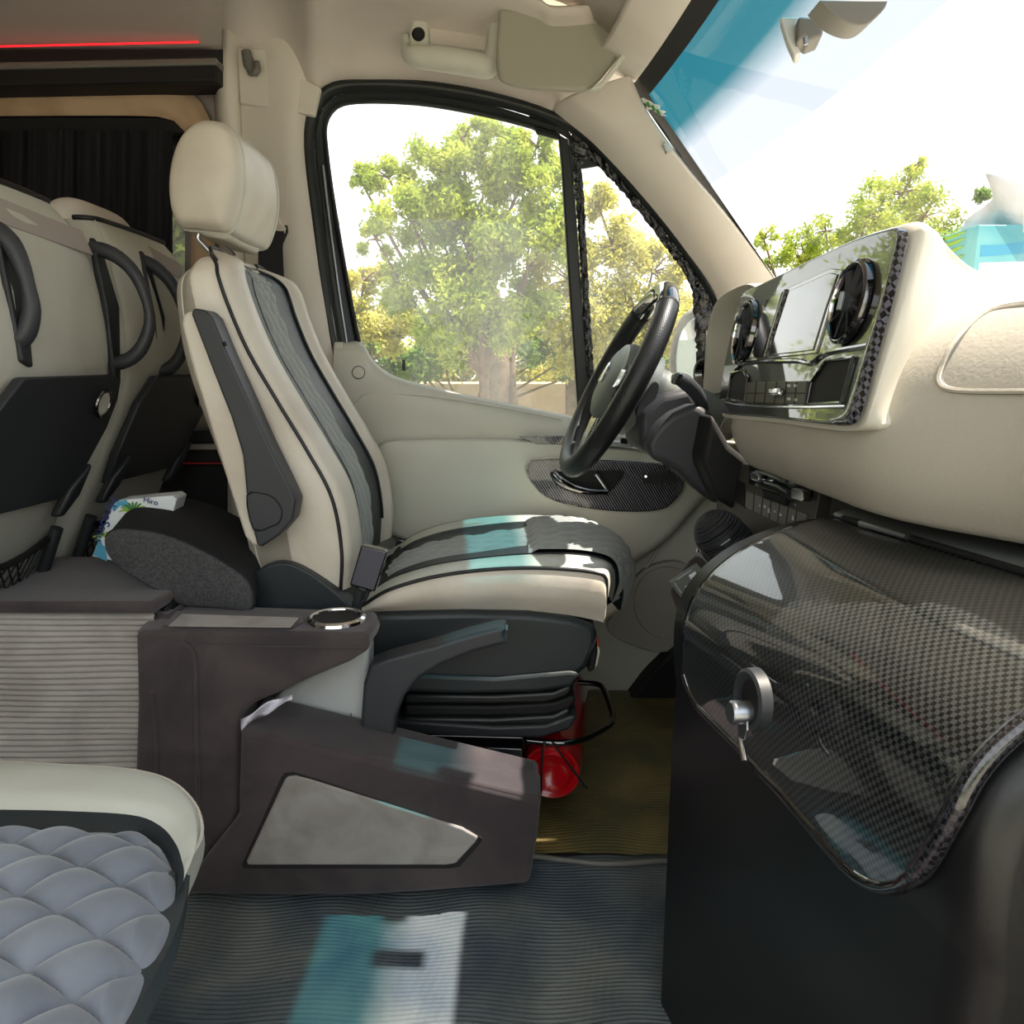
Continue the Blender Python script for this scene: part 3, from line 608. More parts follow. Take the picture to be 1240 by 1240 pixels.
prism('cluster_panel', [A(.495, 1.55+a, .93+b) for a, b in rr(0, 0, .3, .1, .02)], (.02, 0, 0), M_gloss, hood, .002)
lathe('side_vent', [(.02, .0), (.03, .012), (.036, .012), (.04, 0), (.03, -.01), (.001, -.01)], P(857, 452, 1.80), (-1, -.5, 0), M_gloss, hood, n=28)
tube('vent_chrome_arc', crn(PP([(862, 436), (866, 450), (864, 466), (858, 474)], 1.775), 14), .003, M_chrome, hood)
# ---- tissue box on the dash
tb = thing('tissue_box', 'aqua tissue box with palm frond print standing on the dashboard', 'tissue box', (.63, 1.03, .945))
T0 = P(1185, 272, X=.635); bz = .946
c0 = A(T0[0], T0[1], 0)
prism('carton', [A(*c0[:2], bz), A(c0[0]+.006, c0[1]+.21, bz), A(c0[0]+.006, c0[1]+.21, T0[2]), A(*c0[:2], T0[2])], (.13, .0, 0), M_bluecard, tb, .0015)
prism('cloud_print', [A(c0[0]+.006+.115*u, c0[1]-.0006, bz+(T0[2]-bz)*w) for u, w in ((0, 0), (1, 0), (1, .58), (0, .55))], (0, .0004, 0), M_card, tb, None)
prism('sky_print', [A(c0[0]+.006+.115*u, c0[1]-.0006, bz+(T0[2]-bz)*w) for u, w in ((0, .62), (.5, .66), (1, .72), (1, .9), (.5, .80), (.2, .76), (0, .76))], (0, .0004, 0), M_blueprint, tb, None)
def face(px, py): # left face plane X = c0x
    q = P(px, py, X=c0[0]+.002); return q+A(-.0026, 0, 0)
stem = [(1142, 300), (1137, 312), (1132, 330), (1150, 283)]
def frond(par, pts, w, m, f, ex=(-.0003, 0, 0)): 
    c = cr([np.array(q, float) for q in pts], 5); n = len(c); L, R = [], []
    for i in range(n):
        d = c[min(i+1, n-1)]-c[max(i-1, 0)]; d = d/np.linalg.norm(d); nn = A(-d[1], d[0]); ww = w*sin(pi*min(1, (i+.6)/n))**.7
        L.append(c[i]+nn*ww); R.append(c[i]-nn*ww)
    prism('palm_leaf', [f(*q) for q in L+R[::-1]], ex, m, par, None)
for q in ([(1146, 286), (1143, 300), (1138, 312), (1134, 318)], [(1143, 290), (1155, 287), (1172, 280)], [(1142, 297), (1156, 295), (1171, 288)], [(1140, 304), (1154, 304), (1169, 298)], [(1137, 312), (1152, 314), (1170, 309)], [(1136, 318), (1150, 325), (1167, 325)],
          [(1145, 284), (1138, 290), (1136, 312)], [(1136, 286), (1132, 296), (1135, 314)], [(1129, 288), (1127, 300), (1132, 316)], [(1122, 290), (1121, 304), (1130, 318)]): frond(tb, q, 1.9, M_green, face)
ts = []
for j in range(9):
    t = j/8; row = []
    for i in range(13):
        u = i/12; w = .075*(1-.45*t**1.5)*(1 if t < .9 else .8)
        row.append(A(T0[0]+.05+.02*sin(5*u+3*t)+.012*sin(13*u+2*t), T0[1]+.03+w*(u*2-1)+.02*t, T0[2]-.01+.062*t*(1+.25*sin(4*u+1)+.15*sin(9*u))))
    ts.append(row)
tag(sheet('tissue', np.array(ts), M_white, tb, solid=.001, ang=80))

# ---- lower control panel (under the dash edge)
lc = thing('heater_control_panel', 'dark control panel with chrome toggles tucked under the dashboard edge', 'control panel', P(945, 610, X=.42))
cA, cB, cC_ = P(904, 562, X=.385), P(990, 600, X=.41), P(984, 690, X=.40)
nn = np.cross(cB-cA, cC_-cA); nn /= np.linalg.norm(nn)
if nn[0] > 0: nn = -nn
def PC(px, py, off=0.0):
    r = ray(px, py); o0 = cA+nn*off; t = (o0-A(0, 0, EYE)).dot(nn)/r.dot(nn); return A(0, 0, EYE)+t*r
prism('panel_body', [PC(x, y) for x, y in [(872, 560), (905, 562), (993, 592), (984, 640), (975, 720), (860, 700)]], -nn*.02, M_button, lc, .002)
prism('pocket_plate', [PC(x, y, .006) for x, y in [(907, 562), (982, 590), (977, 606), (950, 606), (938, 596), (906, 586)]], -nn*.008, M_gloss, lc, .001)
prism('pocket_slot', [PC(x, y, .008) for x, y in [(922, 592), (952, 603), (950, 612), (924, 603)]], -nn*.006, M_deep, lc, .001)
tube('pocket_lip', [PC(916, 571, .012), PC(930, 574, .012), PC(948, 582, .012)], .003, M_steel, lc, n=8); tube('pocket_lip', [PC(926, 584, .012), PC(940, 588, .012), PC(953, 596, .012)], .0022, M_steel, lc, n=8)
for x, y, w, h in ((913, 577, 11, 10), (965, 599, 15, 14)): prism('chrome_toggle', [PC(x+a, y+b+a*.25, .018) for a, b in rr(0, 0, w, h, 3, 3)], -nn*.012, M_chrome, lc, .003)
prism('button_strip', [PC(x, y, .004) for x, y in [(903, 594), (975, 622), (971, 648), (902, 614)]], -nn*.006, M_grey, lc, .001)['label'] = 'grey button strip with pale pictograms'
for i in range(1, 7): tube('button_gap', [PC(903+72*i/7, 594+28*i/7, .0045), PC(902+69*i/7, 614+34*i/7, .0045)], .0007, M_deep, lc, n=4)
for x, y, w, h in ((920, 612, 1.5, 2.5), (926, 613, 2.5, 3.5), (931, 618, 3, 5), (938, 619, 2, 2.5), (945, 623, 3, 3), (960, 627, 2.5, 5), (963, 611, 1, 2)):
    prism('button_mark', [PC(x-w*.6, y+h*.5, .0047), PC(x+w*.6, y+h*.7, .0047), PC(x+w*.3, y-h*.4, .0047), PC(x-w*.3, y-h*.6, .0047)], -nn*.0002, M_ink, lc, None)
G = [PC(x, y, .003) for x, y in [(885, 578), (900, 585), (902, 615), (888, 606)]]; prism('vent_grid', G, -nn*.004, M_deep, lc, None)

# ============================================================ STEERING WHEEL + COLUMN
wh = thing('steering_wheel', 'black leather steering wheel with glossy top arc', 'steering wheel', P(748, 462, 1.555))
Uv = A(.46, 0, .888); Nv = A(-.888, 0, .46)
Wc = P(746, 461, 1.55); R_ = .188
yaw = .045; Yv = A(0, 1, 0)+Nv*yaw; Yv /= np.linalg.norm(Yv); Nw = np.cross(Yv, Uv); Nw /= np.linalg.norm(Nw); Nw = -Nw if Nw[0] > 0 else Nw
def wpt(a, r=R_): return Wc+(cos(a)*Uv+sin(a)*Yv)*r
def rimpart(name, a0, a1, rr_, m, n=40):
    tube(name, [wpt(a) for a in np.linspace(a0, a1, n)], rr_, m, wh, n=18)
rimpart('leather_rim', math.radians(38), math.radians(322), .0205, M_perf, 120)
rimpart('gloss_top_arc', math.radians(-38), math.radians(38), .0195, M_gloss, 40)
rimpart('seam_collar', math.radians(36.5), math.radians(38.5), .021, M_deep, 4); rimpart('seam_collar', math.radians(-38.5), math.radians(-36.5), .021, M_deep, 4)
def wl(u, y, n): return Wc+Uv*u+Yv*y+Nw*n
hub = []
for sc, n in ((1.02, -.05), (1.04, -.02), (1, .012), (.9, .024), (.7, .031), (.4, .035), (.05, .036)):
    hub.append([wl(cos(a)*.078*sc*(1+.1*(cos(a) < 0)), sin(a)*.088*sc, n-.01) for a in np.linspace(0, 2*pi, 41)[:-1]])
sheet('airbag_cover', np.array(hub), M_hub, wh, closedu=True, caps=True)
lathe('star_badge', [(.001, .004), (.018, .004), (.021, .002), (.021, 0), (.001, 0)], wl(.005, 0, .026), Nw, M_chrome, wh)
for sgn in (1, -1):
    prism('spoke', [wl(.035, sgn*.06, .008), wl(.03, sgn*.18, .002), wl(-.02, sgn*.18, .002), wl(-.035, sgn*.07, .008)], -Nw*.016, M_blackgrip, wh, .004)
    prism('spoke_switch', [wl(.022, sgn*.085, .010), wl(.018, sgn*.125, .009), wl(-.012, sgn*.125, .009), wl(-.02, sgn*.085, .010)], Nw*.005, M_gloss, wh, .002)
prism('lower_spoke', [wl(-.06, .035, .006), wl(-.06, -.035, .006), wl(-.18, -.022, .0), wl(-.18, .022, .0)], -Nw*.014, M_carbonedge, wh, .004)
col = thing('steering_column', 'black steering column shroud with control stalks', 'steering column', tuple(Wc+Nw*-.2))
def csec(s, w, h, dz=0, c=5): 
    return [Wc-Nw*s+Yv*a+Uv*b+A(0, 0, dz) for a, b in rr(0, 0, w, h, min(w, h)*.35, c)]
sheet('upper_shroud', net([csec(.035, .13, .10), csec(.05, .15, .12), csec(.12, .16, .12), csec(.20, .17, .13)], 2, 4, True), M_hub, col, closedu=True, caps=True)
kn = [(800, 512), (815, 500), (843, 488), (862, 500), (874, 520), (872, 548), (900, 562), (912, 590), (880, 606), (868, 612), (850, 600), (822, 572), (804, 562), (788, 556), (782, 540), (790, 525)]
prism('lower_shroud', PP(kn, 1.38), (.015, .32, 0), M_blackgrip, col, .015, 4)
prism('knee_panel', PP([(862, 500), (885, 540), (930, 575), (930, 640), (896, 622), (870, 606), (850, 560)], 1.30), (0, .5, 0), M_deep, col, .01)
prism('shroud_front', PP([(774, 500), (800, 478), (838, 470), (852, 495), (830, 515), (800, 560), (775, 545)], 1.44), (.0, .2, 0), M_blackgrip, col, .014, 4)
tube('shift_stalk', cr([P(820, 458, 1.36), P(830, 463, 1.37), P(843, 476, 1.39), P(850, 490, 1.41), P(849, 503, 1.44)], 4), np.interp(np.linspace(0, 4, 17), range(5), [.0105, .0135, .0125, .0105, .013]), M_blackgrip, col, n=14)
prism('stalk_cap', PP(rr(821, 459, 13, 14, 4, 4), 1.352), (0, .016, 0), M_gloss, col, .003)
prism('shift_paddle', PP(cr([(795, 462), (798, 470), (792, 487), (781, 502), (772, 504), (772, 494), (782, 478), (789, 466)], 3, True), 1.45), (0, .02, 0), M_black, col, .003)
prism('paddle_mount', PP([(772, 480), (784, 472), (800, 480), (798, 495), (780, 503)], 1.47), (0, .04, 0), M_blackgrip, col, .005)
# ============================================================ GEAR LEVER CONSOLE
gb_ = thing('gear_console', 'suede-wrapped gear console with grey switch plate and ribbed black shifter', 'gear console', P(850, 760, 1.25))
prism('console_body', PP(cr([(842, 672), (862, 690), (880, 720), (880, 800), (848, 790), (833, 772), (818, 735), (812, 716), (820, 700)], 3, True), 1.2), (.02, .05, -.02), M_suede, gb_, .012, 4)
pl = [(811, 706), (845, 683), (860, 701), (825, 725)]
prism('switch_plate', PP(pl, 1.185), (0, .012, 0), M_hub, gb_, .002)
prism('plate_window', PP([(834, 697), (842, 692), (845, 697), (838, 704)], 1.183), (0, .004, 0), M_card, gb_, None)
prism('red_switch', PP([(838, 700), (845, 696), (847, 699), (840, 704)], 1.181), (0, .004, 0), M_orange, gb_, .0005)
for q in ([(820, 702), (838, 690)], [(831, 715), (846, 707)], [(829, 711), (834, 708)], [(817, 706), (825, 718)], [(846, 690), (853, 699)]): tube('plate_line', PP(q, 1.184), .0006, M_ink, gb_, n=5)
tube('chrome_bezel', crn(PP([(844, 668), (846, 662), (850, 668), (864, 682), (880, 694)], 1.19), 20), .003, M_chrome, gb_)
V = []; ax = P(857, 628, 1.22)-P(888, 668, 1.22); ax = ax/np.linalg.norm(ax); base = P(884, 664, 1.22); prof = []
L_ = .075
for i in range(64):
    t = i/63; r = .040*(sin(pi*(.10+.86*(1-t)**.9))**.55 if t > .02 else .6); r = .041*math.sqrt(max(0, 1-(max(0, t-.35)/.65)**2.4)); prof.append((max(.001, r+.0013*sin(i*1.9)*(t > .05)), (t-.25)*L_*1.25))
lathe('ribbed_shifter', prof, base, ax, M_black, gb_, n=36)
prism('shifter_band', [P(x, y, 1.175) for x, y in [(872, 661), (884, 652), (888, 655), (880, 664)]], (0, .01, 0), M_steel, gb_, .001)
# ============================================================ DRIVER SEAT
seat = thing('driver_seat', 'white leather driver seat with dark band and grey quilted centre', 'seat', (-.1, 1.6, .0))
YN, YF = 1.345, 1.845; YC = (YN+YF)/2
lev = [((325, 737), (412, 716)), ((300, 692), (413, 665)), ((284, 630), (401, 602)), ((258, 560), (371, 545)), ((232, 490), (336, 487)), ((213, 430), (300, 425)), ((204, 375), (276, 370)), ((203, 342), (264, 335))]
secs = []; frames = []
def bsec(r, f, wn=0., th=1.):
    a = f-r; T = np.linalg.norm(a); a = a/T; up = A(-a[2], 0, a[0])
    y0, y1 = YN+wn, YF-wn; w = 1-wn*2
    L = [(0, .05), (.02, .012), (T*.5, -.010), (T, 0), (T+.020, .030), (T+.024, .070), (T+.006, .106), (T-.003, .192), (T-.004, (y1-y0)/2)]
    pts = [(s, y0+y) for s, y in L]+[(s, y1-y) for s, y in L[-2::-1]]+[(-.014, YC)]
    return [r+a*s*1+A(0, y-r[1], 0) for s, y in pts], a, up
for r, f in lev:
    s, a, up = bsec(P(*r, YN), P(*f, YN)); secs.append(s); frames.append((a, up))
rT, fT = P(203, 342, YN), P(264, 335, YN)
for (dr, df, dz, wn) in ((.012, .006, .022, .012), (.030, .020, .038, .035), (.055, .035, .046, .07)):
    r = rT+A(dr, 0, dz); f = fT+A(-df, 0, dz*.95); a = (f-r)
    s, a, up = bsec(r, f, wn); secs.append(s); frames.append((a, up))
KU, KV = 6, 8
G = net(secs, KU, KV, True)      # [v][u]
def zone(name, u0, u1, m, v0=0, v1=None, par=seat, extra=None):
    idx = [i % G.shape[1] for i in range(u0*KU, u1*KU+1)]; Z = G[v0:v1][:, idx].copy()
    if extra is not None: Z = extra(Z)
    return sheet(name, Z, m, par, ang=60)
bc = zone('backrest_cover', 13, 20, M_leather)         # far side, rear, near side (closed loop wraps)
Z = zone('side_cover', 0, 3, M_leather)
zone('near_bolster', 3, 6, M_leather); zone('far_bolster', 10, 13, M_leather)
# dark bands either side of the quilted centre
zone('dark_band', 6, 7, M_band); zone('dark_band', 9, 10, M_band)
# rear closing strip between point 16..17..0 handled by cover; quilted centre
def fine(rows, ku, kv): return net(rows, ku, kv)
cent = [[s[7], s[8], s[9]] for s in secs]
Q = fine(cent, 26, 30); nv, nu = Q.shape[:2]
for j in range(nv):
    for i in range(nu):
        y = (Q[j, i][1]-YC); s = j*.0027
        a_, up_ = frames[min(len(frames)-1, j//30)]
        e = min(1, i/4, (nu-1-i)/4)
        Q[j, i] += a_*(quilt(y/.042+s/.085, y/.042-s/.085, .008)*e+.001)
sheet('quilted_centre', Q, M_quilt, seat, ang=80)
sheet('top_cap', np.array([G[-1], G[-1]*.5+G[-1].mean(0)*.5+A(0, 0, .006), G[-1]*.02+G[-1].mean(0)*.98+A(0, 0, .008)]), M_leather, seat, closedu=True)
for ui, nm in ((3, 'near_piping'), (13, 'far_piping')):
    c = G[:, ui*KU]+A(.001, -.0015 if ui == 3 else .0015, 0); tube(nm, c, .0032, M_piping, seat)
tube('insert_piping', np.vstack([G[6:, 6*KU], G[-1, 6*KU:10*KU], G[6:, 10*KU][::-1]])+A(.002, 0, .001), .003, M_piping, seat)
tube('top_piping', np.vstack([G[-14:, 3*KU], G[-1, 3*KU:13*KU], G[-14:, 13*KU][::-1]])+A(.002, 0, .002), .0034, M_piping, seat)
tube('rear_stitching', G[:, 1*KU]+A(0, -.001, 0), .0013, M_leather2, seat, n=6)
# headrest
ho = [(222, 276), (212, 256), (210, 222), (216, 188), (229, 162), (248, 149), (272, 151), (288, 165), (295, 195), (296, 225), (291, 255), (280, 280), (262, 281), (240, 279)]
hs = []
hp = np.array(PP(ho, 1.49)); hc = hp.mean(0)
for dy, s in ((-.046, .03), (-.045, .3), (-.043, .58), (-.036, .84), (-.022, .955), (0, 1.0), (.10, 1.03), (.20, 1.0), (.222, .955), (.236, .84), (.243, .55), (.245, .3), (.246, .03)):
    hs.append([hc+(q-hc)*s+A(0, dy, 0) for q in hp])
hr = sheet('headrest', net(hs, 5, 5, True), M_leather, seat, closedu=True, ang=70, caps=True)
s = np.array(cr([hc+(q-hc)*1.003+A(0, .002, 0) for q in hp], 5, True)); tube('headrest_seam', s, .0022, M_leather2, hr, closed=True, n=6)
s = s+A(0, .198, 0); tube('headrest_seam', s, .0022, M_leather2, hr, closed=True, n=6)
prism('headrest_underside', PP([(236, 272), (280, 278), (274, 290), (242, 284)], 1.5), (0, .18, -.004), M_leather, hr, .008)
for Y, q in ((1.52, [(243, 276), (240, 288), (248, 298), (262, 312)]), (1.68, [(268, 278), (266, 288), (272, 298), (284, 310)])):
    tube('headrest_post', cr(PP(q, Y), 5), .0055, M_chrome, seat, n=12)
# folded armrest on the near side
arm = prism('armrest_pad', PP([(219, 392), (221, 381), (229, 376), (240, 380), (262, 440), (290, 520), (300, 580), (306, 640), (316, 660), (306, 662), (296, 650), (280, 600), (258, 530), (234, 450)], 1.292), (0, .045, 0), M_leather, seat, .012, 4); arm['label'] = 'white leather armrest pad'
prism('armrest_shell', PP([(231, 380), (234, 373), (248, 375), (257, 384), (274, 425), (300, 482), (326, 540), (347, 582), (358, 606), (354, 630), (338, 648), (316, 663), (311, 660), (304, 632), (298, 598), (294, 552), (280, 506), (258, 450)], 1.275), (0, .05, 0), M_blackgrip, seat, .009, 4)
pc = [(299, 600), (318, 598), (332, 604), (341, 618), (338, 632), (327, 638), (307, 641)]
prism('pivot_cap', PP(cr(pc, 2, True), 1.2725), (0, .01, 0), M_blackgrip, seat, .0015)
tube('pivot_gap', cr(PP(pc, 1.2735), 3, True), .0012, M_deep, seat, closed=True, n=6)
tube('shell_screw', PP([(271, 414), (273, 419)], 1.274), .003, M_deep, seat)
# recliner cover
prism('recliner_cover', PP(cr([(299, 742), (300, 712), (308, 694), (330, 683), (352, 683), (375, 694), (400, 712), (420, 730), (432, 745)], 4)[:].tolist() and [tuple(q) for q in cr([(299, 742), (300, 712), (308, 694), (330, 683), (352, 683), (375, 694), (400, 712), (420, 730), (432, 745)], 4)], 1.315), (0, .05, 0), M_band, seat, .014, 4)
# cushion: sections along X
stn = [((418, 744), (420, 747), 0, 0), ((440, 733), (440, 745), 0, 0), ((470, 715), (470, 745), 0, 0), ((520, 700), (520, 743), 0, 0), ((580, 691), (580, 742), 0, 0), ((640, 688), (640, 743), .004, .010), ((690, 690), (690, 748), .022, .020), ((722, 694), (718, 754), .050, .012),
       ((733, 700), (727, 757), .070, -.012), ((734, 716), (729, 758), .078, -.040), ((732, 735), (729, 758), .068, -.062)]
cs = []
for a, b, dx, dz in stn:
    p, q = P(*a, YN), P(*b, YN); x, zp, zb = p[0], p[2], q[2]; mid = (zp+zb)/2
    def pt(y, z, xx=0): return A(x+xx, y, z)
    L = [pt(YN+.015, zb), pt(YN-.008, mid), pt(YN, zp), pt(YN+.035, zp+.008, dx*.15), pt(YN+.085, zp+.002+dz*.3, dx*.35), pt(YN+.115, zp-.004+dz*.6, dx*.6), pt(YN+.168, zp-.004+dz*.8, dx*.8), pt(YC, zp-.002+dz, dx)]
    R = [A(w[0], YF-(w[1]-YN), w[2]) for w in L[-2::-1]]
    cs.append(L+R)
Gc = net(cs, 6, 8)
def cz(name, u0, u1, m, v0=0, v1=None): return sheet(name, Gc[v0:v1, u0*6:u1*6+1], m, seat, ang=60)
cz('cushion_side', 0, 2, M_leather); cz('cushion_side', 12, 14, M_leather)
cz('cushion_bolster', 2, 4, M_leather2); cz('cushion_bolster', 10, 12, M_leather2)
cz('cushion_band', 4, 6, M_band); cz('cushion_band', 8, 10, M_band)
cent = [[s[6], s[7], s[8]] for s in cs]
Q = net(cent, 24, 26); nv, nu = Q.shape[:2]; j0 = 26*5
for j in range(nv):
    for i in range(nu):
        y = Q[j, i][1]-YC; x = Q[j, i][0]; e = min(1, i/3, (nu-1-i)/3); s = x if j < j0 else x-.002*(j-j0)*0
        n_ = A(0, 0, 1) if j < j0+52 else A(.7, 0, .7)
        Q[j, i] += n_*(quilt(y/.045+j*.0045/.1, y/.045-j*.0045/.1, .008)*e)
sheet('cushion_quilt', Q[:j0+1], M_quilt, seat, ang=80)
roll = net([[s[4], s[6], s[7], s[8], s[10]] for s in cs[5:]], 16, 26)
nv, nu = roll.shape[:2]
for j in range(nv):
    for i in range(nu):
        y = roll[j, i][1]-YC; e = min(1, i/3, (nu-1-i)/3); t = j/(nv-1)
        n_ = A(max(0, t-.35)*1.3, 0, 1-.6*t); n_ /= np.linalg.norm(n_)
        roll[j, i] += n_*(quilt(y/.045+j*.0035/.08, y/.045-j*.0035/.08, .007)*e+.010*min(1, j/6)*min(1, (1-t)*5+.1))
sheet('thigh_roll', roll, M_quilt, seat, ang=80)
lp = [cs[-1][i] for i in (4, 5, 6, 7, 8, 9, 10)]
sheet('front_lip', np.array([cr([q for q in lp], 4), cr([q+A(-.03, 0, -.02) for q in lp], 4), cr([q+A(-.09, 0, -.03) for q in lp], 4)]), M_leather, seat)
tube('cushion_piping', np.vstack([Gc[4:66, 12], Gc[66:81, 12]])+A(0, -.002, .001), .0034, M_piping, seat)
tube('far_cushion_piping', Gc[4:70, 12*6]+A(0, .001, .001), .0034, M_piping, seat)
tube('bolster_seam', Gc[:66, 24]+A(0, 0, .001), .0022, M_piping, seat, n=6)
prism('cushion_pan', [A(-.27, YN+.03, .46), A(.14, YN+.03, .44), A(.14, YN+.03, .40), A(-.27, YN+.03, .40)], (0, .42, 0), M_deep, seat, .01)
# lower shell, bellows, frame
sh = [(430, 745), (470, 743), (560, 741), (640, 743), (690, 749), (716, 757), (724, 765), (722, 785), (712, 808), (695, 822), (660, 828), (600, 830), (500, 826), (450, 820), (430, 790)]
prism('lower_shell', PP(sh, 1.34), (0, .5, 0), M_band, seat, .012, 4)
prism('shell_skirt', PP([(470, 815), (600, 820), (690, 812), (703, 815), (694, 832), (650, 839), (560, 841), (478, 838)], 1.333), (0, .5, 0), M_band, seat, .008, 4)
for i, (a, b, x1) in enumerate(((841, 853, 690), (854, 868, 694), (869, 879, 688))):
    prism('bellows_fold', PP([(490, a), (600, a+1), (670, a-3), (x1, a-12), (x1+4, a-6), (x1-3, b-9), (660, b-1), (600, b), (490, b)], 1.345+.006*(i % 2)), (0, .46, 0), M_rubber if i != 1 else M_deep, seat, .006, 3)
prism('bellows_core', PP([(490, 836), (680, 828), (676, 884), (490, 884)], 1.37), (0, .4, 0), M_deep, seat, .004)
prism('base_pan', PP([(478, 872), (600, 880), (660, 878), (692, 866), (700, 868), (690, 884), (655, 894), (600, 894), (478, 888)], 1.34), (0, .48, 0), M_black, seat, .006)
prism('slide_rail', PP([(478, 889), (634, 893), (634, 907), (478, 903)], 1.345), (0, .05, 0), M_gloss, seat, .002)
prism('slide_rail', PP([(478, 889), (634, 893), (634, 907), (478, 903)], 1.345)+A(0, .38, 0), (0, .05, 0), M_gloss, seat, .002)
prism('seat_pedestal', [A(-.28, 1.37, .0), A(-.02, 1.37, 0), A(-.02, 1.37, .2), A(-.28, 1.37, .2)], (0, .42, 0), M_deep, seat, .006)
prism('steel_bracket', PP([(590, 905), (632, 907), (632, 934), (610, 930), (590, 920)], 1.35), (0, .03, 0), M_steel, seat, .002)
zb_ = .183
def ZP(x, y): return P(x, y, Z=zb_)
tube('adjuster_bar', crn([ZP(632, 896), ZP(660, 899), ZP(690, 899), ZP(712, 893), ZP(738, 878), ZP(742, 868), ZP(737, 850), ZP(730, 833), ZP(722, 828), ZP(700, 826)], 40), .0062, M_gloss, seat, n=12)
prism('height_lever', PP([(716, 770), (722, 768), (724, 790), (720, 812), (712, 815)], 1.36), (0, .05, 0), M_deep, seat, .004)
prism('warning_tag', PP([(716, 770), (722, 776), (724, 790), (721, 806), (715, 812), (716, 790)], 1.37)+A(.004, 0, 0), (0, .05, 0), M_pillar, seat, .002)['label'] = 'cream and orange warning tag'
prism('tag_patch', PP([(716, 769), (722, 775), (722, 784), (716, 780)], 1.369)+A(.005, 0, 0), (0, .04, 0), M_orange, seat, .001)
# seat belt buckle
bk = thing('belt_buckle', 'square grey-black buckle housing standing on a stalk between backrest and cushion', 'buckle', P(440, 740, 1.31))
prism('buckle_housing', PP([(437, 660), (469, 668), (454, 717), (423, 709)], 1.29), (0, .022, 0), M_gloss, bk, .003)
prism('buckle_face', PP([(438.5, 662), (467, 669.5), (452.5, 715), (425, 707.5)], 1.2885), (0, .004, 0), mat('slate_plastic', C(78, 78, 90), .5), bk, .001)
tube('buckle_stalk', crn(PP([(437, 714), (434, 726), (430, 745)], 1.30), 8), .009, M_black, bk)
tube('buckle_wire', crn(PP([(446, 716), (443, 724), (436, 733), (434, 745)], 1.295), 10), .003, M_black, bk); tube('buckle_wire', crn(PP([(433, 712), (430, 722), (428, 740)], 1.295), 10), .0025, M_black, bk)

# ============================================================ CONSOLE BESIDE THE SEAT
con = thing('side_console', 'dark suede side console with cup holder, tray and pale inset panel', 'console', P(420, 1083, 1.15))
up = [(164, 770), (166, 764), (440, 768), (449, 776), (446, 788), (424, 802), (380, 820), (340, 838), (306, 853), (292, 864), (288, 885), (288, 980), (282, 1000), (215, 1084), (176, 1040), (163, 940), (166, 850)]
zc = float(P(300, 767, 1.15)[2])
prism('upper_body', PP(up, 1.15), (0, .10, 0), M_suede, con, .012, 4)
topq = [P(165, 766, Z=zc), P(436, 770, Z=zc), P(446, 770, Z=zc), P(458, 752, Z=zc), P(456, 742, Z=zc), P(200, 733, Z=zc), P(190, 738, Z=zc)]
prism('lid', [q-A(0, 0, .022) for q in topq], (0, 0, .026), M_suede, con, .008, 4)
zt_ = zc+.0045
tr_ = [P(x, y, Z=zt_) for x, y in [(197, 760), (214, 742), (352, 746), (366, 748), (368, 754), (354, 762)]]
prism('tray_frame', [q for q in tr_], (0, 0, .004), M_suede, con, .002)
prism('tray_panel', [P(x, y, Z=zt_+.005) for x, y in [(204, 759), (220, 744.5), (362, 749), (352, 760.5)]], (0, 0, .002), M_suedegrey, con, .001)
cc = P(408, 750, Z=zt_)
lathe('cup_ring', [(.036, .0), (.038, .006), (.042, .007), (.0465, .004), (.048, -.002), (.036, -.002)], cc, (0, 0, 1), M_chrome, con, n=40)
lathe('cup_well', [(.037, .004), (.036, .003), (.034, .0025), (.001, .0022)], cc, (0, 0, 1), M_deep, con, n=40)
tube('body_seam', crn(PP([(222, 778), (236, 800), (238, 900), (240, 985)], 1.147), 30), .003, M_suede, con)
tube('body_seam', crn(PP([(183, 838), (190, 900), (186, 980)], 1.148), 30), .003, M_suede, con)
lo = [(291, 882), (655, 969), (650, 1020), (641, 1071), (560, 1078), (450, 1085), (340, 1086), (214, 1084), (288, 990)]
prism('lower_body', PP(lo, 1.12), (0, .13, 0), M_suede, con, .009, 4)
tube('edge_piping', crn(PP([(291, 892), (400, 917), (520, 946), (652, 977), (649, 1020), (640, 1070)], 1.1185), 60), .0022, M_pillar if False else M_suedegrey, con, n=6) if False else None
pn = [(344, 946), (348, 941), (358, 940), (380, 946), (560, 1003), (579, 1014), (576, 1020), (552, 1046), (540, 1048), (300, 1048), (298, 1044)]
pr = prism('panel_recess', PP([(437+(x-437)*1.04, 998+(y-998)*1.08) for x, y in pn], 1.1185), (0, .004, 0), mat('suede_seam', C(40, 36, 38), .95), con, .001)
pi_ = prism('inset_panel', PP(pn, 1.115), (0, .006, 0), M_suedegrey, con, .003); pi_['label'] = 'pale grey suede inset panel'
# top flap with slot for the brake lever
zt2 = .213
fl = PP([(440, 918), (655, 968)], 1.13)
prism('top_flap', [P(470, 878, 1.29), P(560, 900, 1.27), P(600, 916, 1.245), P(654, 936, 1.2)-A(0, 0, 0), P(655, 966, 1.122), P(440, 916, 1.122)], (0, 0, -.012), M_suede, con, .005)
